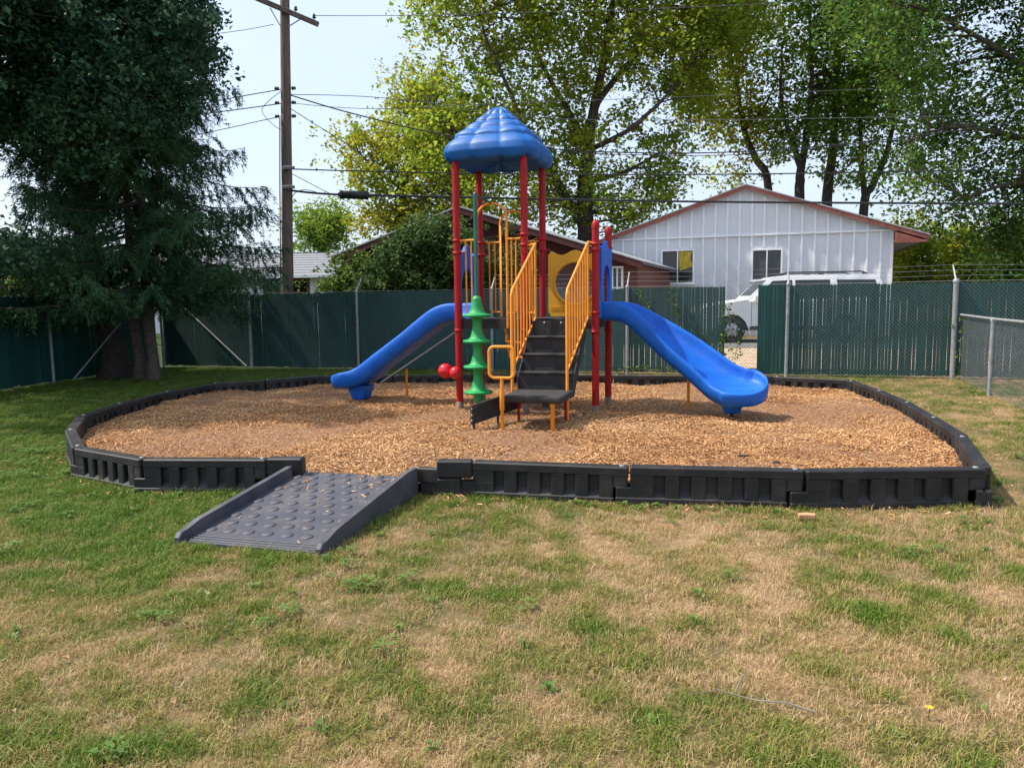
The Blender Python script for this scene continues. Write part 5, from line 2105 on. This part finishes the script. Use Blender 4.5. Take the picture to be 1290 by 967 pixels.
# spruces: trunk, whorled drooping boughs, hanging sprays
def spruce(name, label, px, py, Y, rad, H, z_lo, Lmax, seed, az_bias=None):
    r = random.Random(seed)
    rn = np.random.default_rng(seed)
    bs = aty(px, py, Y)
    gz0 = gzf(bs.x, bs.y)
    e = empty(name, (bs.x, bs.y, gz0))
    tag(e, label, 'spruce', 'spruces at the fence corner')
    b = MB()
    path = [(0, 0, -.1)] + [(rn.normal(0, .02) - .012 * z, rn.normal(0, .02), z) for z in np.linspace(.4, H, 12)]
    b.tube(path, [rad * 1.3] + [rad * (1 - .93 * i / 11) for i in range(12)], 12)
    for i in range(12):      # branch stubs and rings on the bare trunk
        z = r.uniform(.3, z_lo)
        a = r.uniform(0, 6.28)
        b.tube([(0, 0, z), (math.cos(a) * (rad + r.uniform(.04, .2)), math.sin(a) * (rad + .1), z + r.uniform(-.05, .05))], [.014, .006], 5)
    b.build('trunk', BARK_S, e)
    br = MB()
    NP, ND = [], []
    z = z_lo
    while z < H - .3:
        f = (z - z_lo) / (H - z_lo)
        for k in range(r.randint(5, 6)):
            a = r.uniform(0, 6.28)
            Ln = Lmax * (1 - f) ** .75 * r.uniform(.65, 1.1) + .25
            dz = r.uniform(-.32, -.12)
            P = []
            for i in range(9):
                t = i / 8
                P.append(Vector((math.cos(a) * Ln * t, math.sin(a) * Ln * t, z + Ln * (dz * t * 1.2 + .34 * t ** 3 * .6))))
            br.tube(P, [.028 * (1 - .85 * i / 8) * (1 - .5 * f) for i in range(9)], 4, cap=False)
            nb = int(Ln * 22)
            for q in range(nb):
                t = r.uniform(.10, 1.0) ** .8
                i = min(7, int(t * 8))
                c = P[i].lerp(P[i + 1], t * 8 - i)
                side = r.choice((-1, 1))
                l2 = (.50 * (1 - .55 * t) + .12) * r.uniform(.5, 1.2)
                dirv = Vector((math.cos(a) * .5 - side * math.sin(a) * .8, math.sin(a) * .5 + side * math.cos(a) * .8, -.35 - r.uniform(0, .75)))
                dirv.normalize()
                m_ = int(l2 * 85)
                ts = rn.random(m_) * l2
                p = np.array(c[:]) + ts[:, None] * np.array(dirv[:]) + np.stack([np.zeros(m_), np.zeros(m_), -.35 * ts ** 2 / max(l2, .1)], -1) + rn.normal(0, .013, (m_, 3))
                NP.append(p)
                ND.append(np.tile(np.array(dirv[:]), (m_, 1)) * .8 + rn.normal(0, .45, (m_, 3)))
        z += r.uniform(.20, .32) * (1 + .4 * f)
    br.build('boughs', BARK_S, e)
    NP, ND = np.concatenate(NP), np.concatenate(ND)
    ND /= np.linalg.norm(ND, axis=1, keepdims=True)
    w = np.cross(ND, rn.normal(size=ND.shape))
    w /= np.linalg.norm(w, axis=1, keepdims=True) + 1e-9
    l = rn.uniform(.045, .095, len(NP))[:, None]
    V = np.stack([NP - w * .0085, NP + w * .0085, NP + ND * l + w * .004, NP + ND * l - w * .004], 1).reshape(-1, 3)
    i = np.arange(len(NP))[:, None] * 4
    meshobj('foliage', np_mesh('foliage', V, np.concatenate([i, i + 1, i + 2, i + 3], 1)), NEEDLE, e)
    return e


spruce('spruce_tree', 'spruce with slim bare lower trunk, its fellow between it and the pole', 176, 474, 16.6, .115, 9.0, 2.0, 2.7, 201)
spruce('spruce_tree', 'spruce with drooping boughs reaching towards the utility pole', 193, 477, 16.4, .12, 10.0, 2.1, 3.1, 202)

# shrub and creepers before the red house
tree('tall_shrub', 'dense tall green shrub before the dark red gable wall', 'shrub',
     [[(545, 390, 19.6, .06), (540, 350, 19.6, .045), (525, 310, 19.6, .03), (500, 290, 19.6, .015)], [(548, 390, 19.6, .05), (570, 345, 19.4, .035), (585, 310, 19.4, .015)], [(543, 385, 19.6, .045), (505, 355, 19.6, .03), (470, 345, 19.6, .015)]],
     [([(455, 385), (450, 352), (478, 338), (490, 312), (520, 290), (560, 276), (592, 292), (604, 345), (592, 392), (545, 388), (520, 368), (495, 372)], .86), ([(535, 375), (575, 365), (588, 400), (560, 408)], .08), ([(600, 330), (640, 285), (690, 330), (660, 395), (600, 400)], .12)],
     (18.9, 20.4), 290, .20, 125, .10, LF_SHRUB, BARK_D, 160)
tree('pale_shrub', 'paler leafy shrub between the pole and the dark red wall', 'shrub',
     [[(432, 385, 20.6, .04), (430, 350, 20.6, .03), (440, 325, 20.6, .012)], [(432, 380, 20.6, .03), (455, 345, 20.6, .015)]],
     [([(398, 378), (402, 345), (428, 330), (440, 318), (462, 335), (470, 378)], 1.0)], (20.1, 21.1), 50, .22, 80, .10, LF_IVY, BARK, 161)
for i, (x0, y0, x1, y1) in enumerate(((598, 262, 565, 345), (560, 300, 520, 330))):
    pass


# creepers on the chain link
def creeper(label, px_pts, dens, seed, off=-0.03, size=.06):
    r = np.random.default_rng(seed)
    p0 = fpt(px_pts[0][0])
    e = empty('creeper', (p0.x, p0.y, gzf(p0.x, p0.y)))
    tag(e, label, 'vine', 'creepers on the slatted fence')
    org = Vector((p0.x, p0.y, gzf(p0.x, p0.y)))
    pts = []
    for px, py in px_pts:
        q = fpt(px)
        d = ray(px, py)
        pts.append(q - PFN * abs(off) * 0.5 + Vector((0, 0, CAM_H + d.z * q.y / d.y)) - org)
    MB().tube(pts, .006, 5).build('stem', BARK, e)
    LPs_ = []
    for i in range(len(pts) - 1):
        ln = (pts[i + 1] - pts[i]).length
        m_ = max(3, int(ln * dens))
        t = r.random(m_)[:, None]
        LPs_.append(np.array(pts[i][:]) * (1 - t) + np.array(pts[i + 1][:]) * t + r.normal(0, 1, (m_, 3)) * np.array([.075, .03, .07]) + np.array([0, off, 0]))
    V, F = leaf_cloud(np.concatenate(LPs_), size, .2, .8, seed)
    meshobj('leaves', np_mesh('leaves', V, F), LF_IVY, e)


creeper('creeper hanging from the slat tops by the blue slide', [(803, 366), (815, 385), (818, 400), (822, 410)], 60, 301)
creeper('creeper trailing down the slats in a thin line', [(838, 362), (848, 375), (853, 395), (856, 410)], 45, 302)
creeper('creeper climbing the edge of the slat gap by the car wheel', [(905, 470), (908, 445), (912, 420), (918, 395), (912, 385)], 110, 303)
creeper('creeper sprawling low in the slat gap', [(905, 460), (925, 452), (930, 430), (926, 412)], 70, 304)
creeper('leafy weeds at the fence foot beside the red posts', [(775, 466), (800, 464), (825, 466), (850, 468)], 50, 305)
creeper('creeper where the low fence meets the tall one', [(1207, 470), (1209, 445), (1213, 420), (1210, 402)], 80, 306)

# ================================================================== UTILITY POLE AND LINES
PY = 21.0
pb_ = aty(363, 385, PY)
gzp = gzf(pb_.x, pb_.y)
ptop = aty(358, -70, PY)
pole = empty('utility_pole', (pb_.x, pb_.y, gzp))
tag(pole, 'weathered wooden utility pole with crossarm and insulators', 'utility pole')
org = Vector((pb_.x, pb_.y, gzp))


def pl(z):
    """pole axis at height z (world)"""
    t = (z - pb_.z) / (ptop.z - pb_.z)
    return Vector((pb_.x + (ptop.x - pb_.x) * t, PY, z))


def pz(py):
    return aty(360, py, PY).z


pts = [pl(gzp - .2)] + [pl(z) + Vector((random.uniform(-.008, .008), 0, 0)) for z in np.linspace(1, ptop.z, 9)]
MB().tube([p - org for p in pts], [.165] + [.160 - .006 * i for i in range(9)], 14).build('pole_shaft', POLEW, pole)
ca, cb = aty(300, -12, PY - .15), aty(401, 31, PY - .15)
dd = (cb - ca).normalized()
arm = MB()
q = dd.to_track_quat('X', 'Z').to_matrix()
ln = (cb - ca).length
arm.box(0, ln, -.05, .05, -.06, .06, .006, rot=q, at=ca - org)
ao = arm.build('crossarm', POLEW, pole)
for t in (.05, .32, .72, .95):
    c = ca.lerp(cb, t) - org
    MB().lathe([(.012, .05), (.012, .10), (.045, .11), (.05, .14), (.03, .16), (.042, .18), (.02, .22), (0, .225)], c, 10).build('insulator', PORC, ao)
for a, b in (((340, 10), (355, 36)), ((379, 24), (363, 34))):
    MB().tube([aty(*a, PY - .12) - org, aty(*b, PY - .14) - org], .014, 6).build('arm_brace', STEEL, pole)
for py in (112, 130, 147):
    for sx in (-1, 1):
        p = pl(pz(py)) - org
        MB().lathe([(.02, 0), (.05, .02), (.05, .05), (.025, .06), (.045, .08), (.045, .10), (.015, .12)], p + Vector((sx * .16 if sx > 0 else -.28, -.05, 0)), 10, 'x').build('insulator', PORC, pole)
for py in (213, 237):
    p = pl(pz(py)) - org
    MB().box(p.x - .05, p.x + .26, p.y - .22, p.y - .15, p.z - .04, p.z + .04, .006).build('cable_bracket', STEEL, pole)
MB().tube([pl(pz(150)) - org + Vector((-.13, -.12, 0)), pl(pz(240)) - org + Vector((-.15, -.12, 0)), pl(1.0) - org + Vector((-.16, -.12, 0))], .016, 6).build('riser_wire', WIREG, pole)


def wire(label, pts, r, mt=WIRE, Y=PY, Y2=None, name='overhead_wire'):
    Y2 = Y if Y2 is None else Y2
    n = len(pts)
    P = []
    x0, x1 = pts[0][0], pts[-1][0]
    for (x, y) in pts:
        t = (x - x0) / (x1 - x0 + 1e-9)
        P.append(aty(x, y, Y + (Y2 - Y) * t))
    # dense Catmull-Rom
    out = []
    for i in range(n - 1):
        p0, p1, p2, p3 = P[max(i - 1, 0)], P[i], P[i + 1], P[min(i + 2, n - 1)]
        for k in range(8):
            t = k / 8
            out.append(0.5 * ((2 * p1) + (p2 - p0) * t + (2 * p0 - 5 * p1 + 4 * p2 - p3) * t * t + (-p0 + 3 * p1 - 3 * p2 + p3) * t ** 3))
    out.append(P[-1])
    o = MB().tube(out, r, 6).build(name, mt)
    return tag(o, label, 'wire')


wire('thick black cable carrying the splice case, lowest on the pole', [(366, 240), (424, 245), (560, 248), (800, 253), (1050, 255.5), (1400, 257)], .030, WIRE, PY - .15, 20.5)
wire('black cable just above the splice case cable', [(366, 213), (470, 216), (640, 219), (860, 220), (1100, 217), (1400, 211)], .017, WIRE, PY - .15, 20.5)
wire('sagging twisted service cable climbing away over the white roof', [(366, 120), (440, 142), (560, 170), (700, 188), (860, 193), (1000, 187), (1150, 172), (1400, 138)], .017, WIRE, PY, 22.5)
wire('thin loose line slung along the sagging service cable', [(560, 172), (700, 191), (860, 196), (950, 194), (1020, 188), (1150, 174.5)], .010, WIRE, 21.4, 22.2)
wire('thin line from the upper insulators crossing the blue roof peak', [(366, 119), (490, 124), (700, 149), (900, 151), (1100, 148), (1400, 143)], .009, WIREG, PY, 21.5)
wire('thin line from the middle insulators into the maple crown', [(366, 130), (470, 137), (640, 130), (860, 122), (1100, 112)], .008, WIREG, PY, 24)
wire('thin top line leaving the crossarm end insulator', [(397, 20), (520, 19.5), (700, 15), (900, 8), (1200, -8)], .008, WIREG, PY - .15, 23)
wire('service drop slanting from the pole to the red gable', [(366, 137), (420, 171), (480, 207), (540, 240), (585, 262)], .010, WIRE, PY, 23.2)
wire('thin guy line slanting low from the pole to the red roof', [(366, 218), (420, 246), (470, 268), (505, 288)], .009, WIRE, PY, 23.6)
wire('slack line running from the crossarm over the dark tree', [(345, 31), (300, 39), (240, 46), (100, 60)], .008, WIREG, PY - .15, 21)
wire('uppermost insulated line leaving the pole over the spruces', [(358, 112), (300, 122), (240, 133), (60, 160)], .013, WIRE, PY, 21)
wire('middle insulated line leaving the pole over the spruces', [(358, 130), (300, 138), (240, 146), (60, 172)], .013, WIRE, PY, 21)
wire('bottom insulated line leaving the pole over the spruces', [(358, 146), (320, 154), (280, 163), (60, 210)], .011, WIRE, PY, 21)
wire('looped jumper wire hanging beside the pole', [(356, 114), (340, 126), (330, 140), (345, 158), (358, 165)], .008, WIRE, PY)
wire('short looped cable tail under the lowest bracket', [(366, 252), (372, 243), (384, 239), (398, 242)], .010, WIRE, PY - .15)
sc_a, sc_b = aty(426, 245, PY - .17), aty(466, 246.5, PY - .17)
d = sc_b - sc_a
sc_o = empty('splice_case', sc_a)
tag(sc_o, 'black cylindrical splice case hanging on the thick cable', 'splice case')
MB().tube([(0, 0, 0), d * .04, d * .06, d * .94, d * .96, d], [.05, .06, .105, .105, .06, .05], 16).build('case_body', WIRE, sc_o)
for t in (.12, .5, .88):
    MB().tube([d * (t - .015), d * (t + .015)], .115, 16).build('clamp_band', CARD, sc_o)

# ================================================================== small things in the grass
tw_p = [atz(*p, .03) for p in ((868, 874), (905, 872), (925, 872), (955, 881), (990, 888), (1026, 894))]
tw2 = [atz(*p, .03) for p in ((926, 872), (934, 855), (943, 840))]
o0 = tw_p[0]
te = empty('fallen_twig', (o0.x, o0.y, 0.0))
tag(te, 'bare grey fallen twig lying in the dry grass', 'twig')
off = Vector((o0.x, o0.y, 0))
MB().tube([p - off + Vector((0, 0, .012 * math.sin(i * 2))) for i, p in enumerate(tw_p)], [.0015, .002, .0025, .003, .0035, .004], 6).build('stem', mat('grey_twig', (.19, .16, .135), .9, .2), te)
MB().tube([p - off for p in tw2], [.0035, .003, .002], 5).build('side_shoot', mat('grey_twig', (.27, .23, .20)), te)
fp = atz(1170, 888, .05)
de = empty('dandelion', (fp.x, fp.y, gzf(fp.x, fp.y)))
tag(de, 'single yellow dandelion flower in the dry grass', 'flower')
MB().tube([(0, 0, 0), (.004, 0, .05)], .0018, 5).build('stem', LF_IVY, de)
fl_ = MB()
for k in range(16):
    a = k * math.pi / 8
    fl_.add([(.004, 0, .05), (.004 + .013 * math.cos(a - .15), .013 * math.sin(a - .15), .056), (.004 + .016 * math.cos(a), .016 * math.sin(a), .054), (.004 + .013 * math.cos(a + .15), .013 * math.sin(a + .15), .056)], [(0, 1, 2, 3)])
fl_.build('petals', mat('dandelion_yellow', (.75, .45, .01), .6, .1), de)
cp = atz(1016, 651, .02)
ch = MB().prism([(-.06, -.02), (.05, -.03), (.07, .01), (.01, .04), (-.05, .03)], -.01, .025, 'xy', .006).build('wood_chunk', mat('split_wood', (.55, .28, .14), .9, .2, 30))
ch.location = (cp.x, cp.y, .02)
tag(ch, 'pale orange wood chunk lying against the foot of the timbers', 'wood chunk')
for (px, py, s_, lb) in ((936, 571, .05, 'dark stick fragment lying flat on the wood chips'), (978, 582, .03, 'small dark pine cone on the wood chips by the timbers')):
    p = atz(px, py, MZ + .02)
    z = float(mulch_z(p.x, p.y))
    o = MB().tube([(-s_, 0, 0), (-s_ * .3, .004, .006), (s_ * .5, -.003, .004), (s_, .002, 0)], [.008, .013, .012, .007], 7).build('stick_fragment' if s_ > .04 else 'pine_cone', BARK_D)
    o.location = (p.x, p.y, z + .02)
    tag(o, lb, 'stick' if s_ > .04 else 'cone')
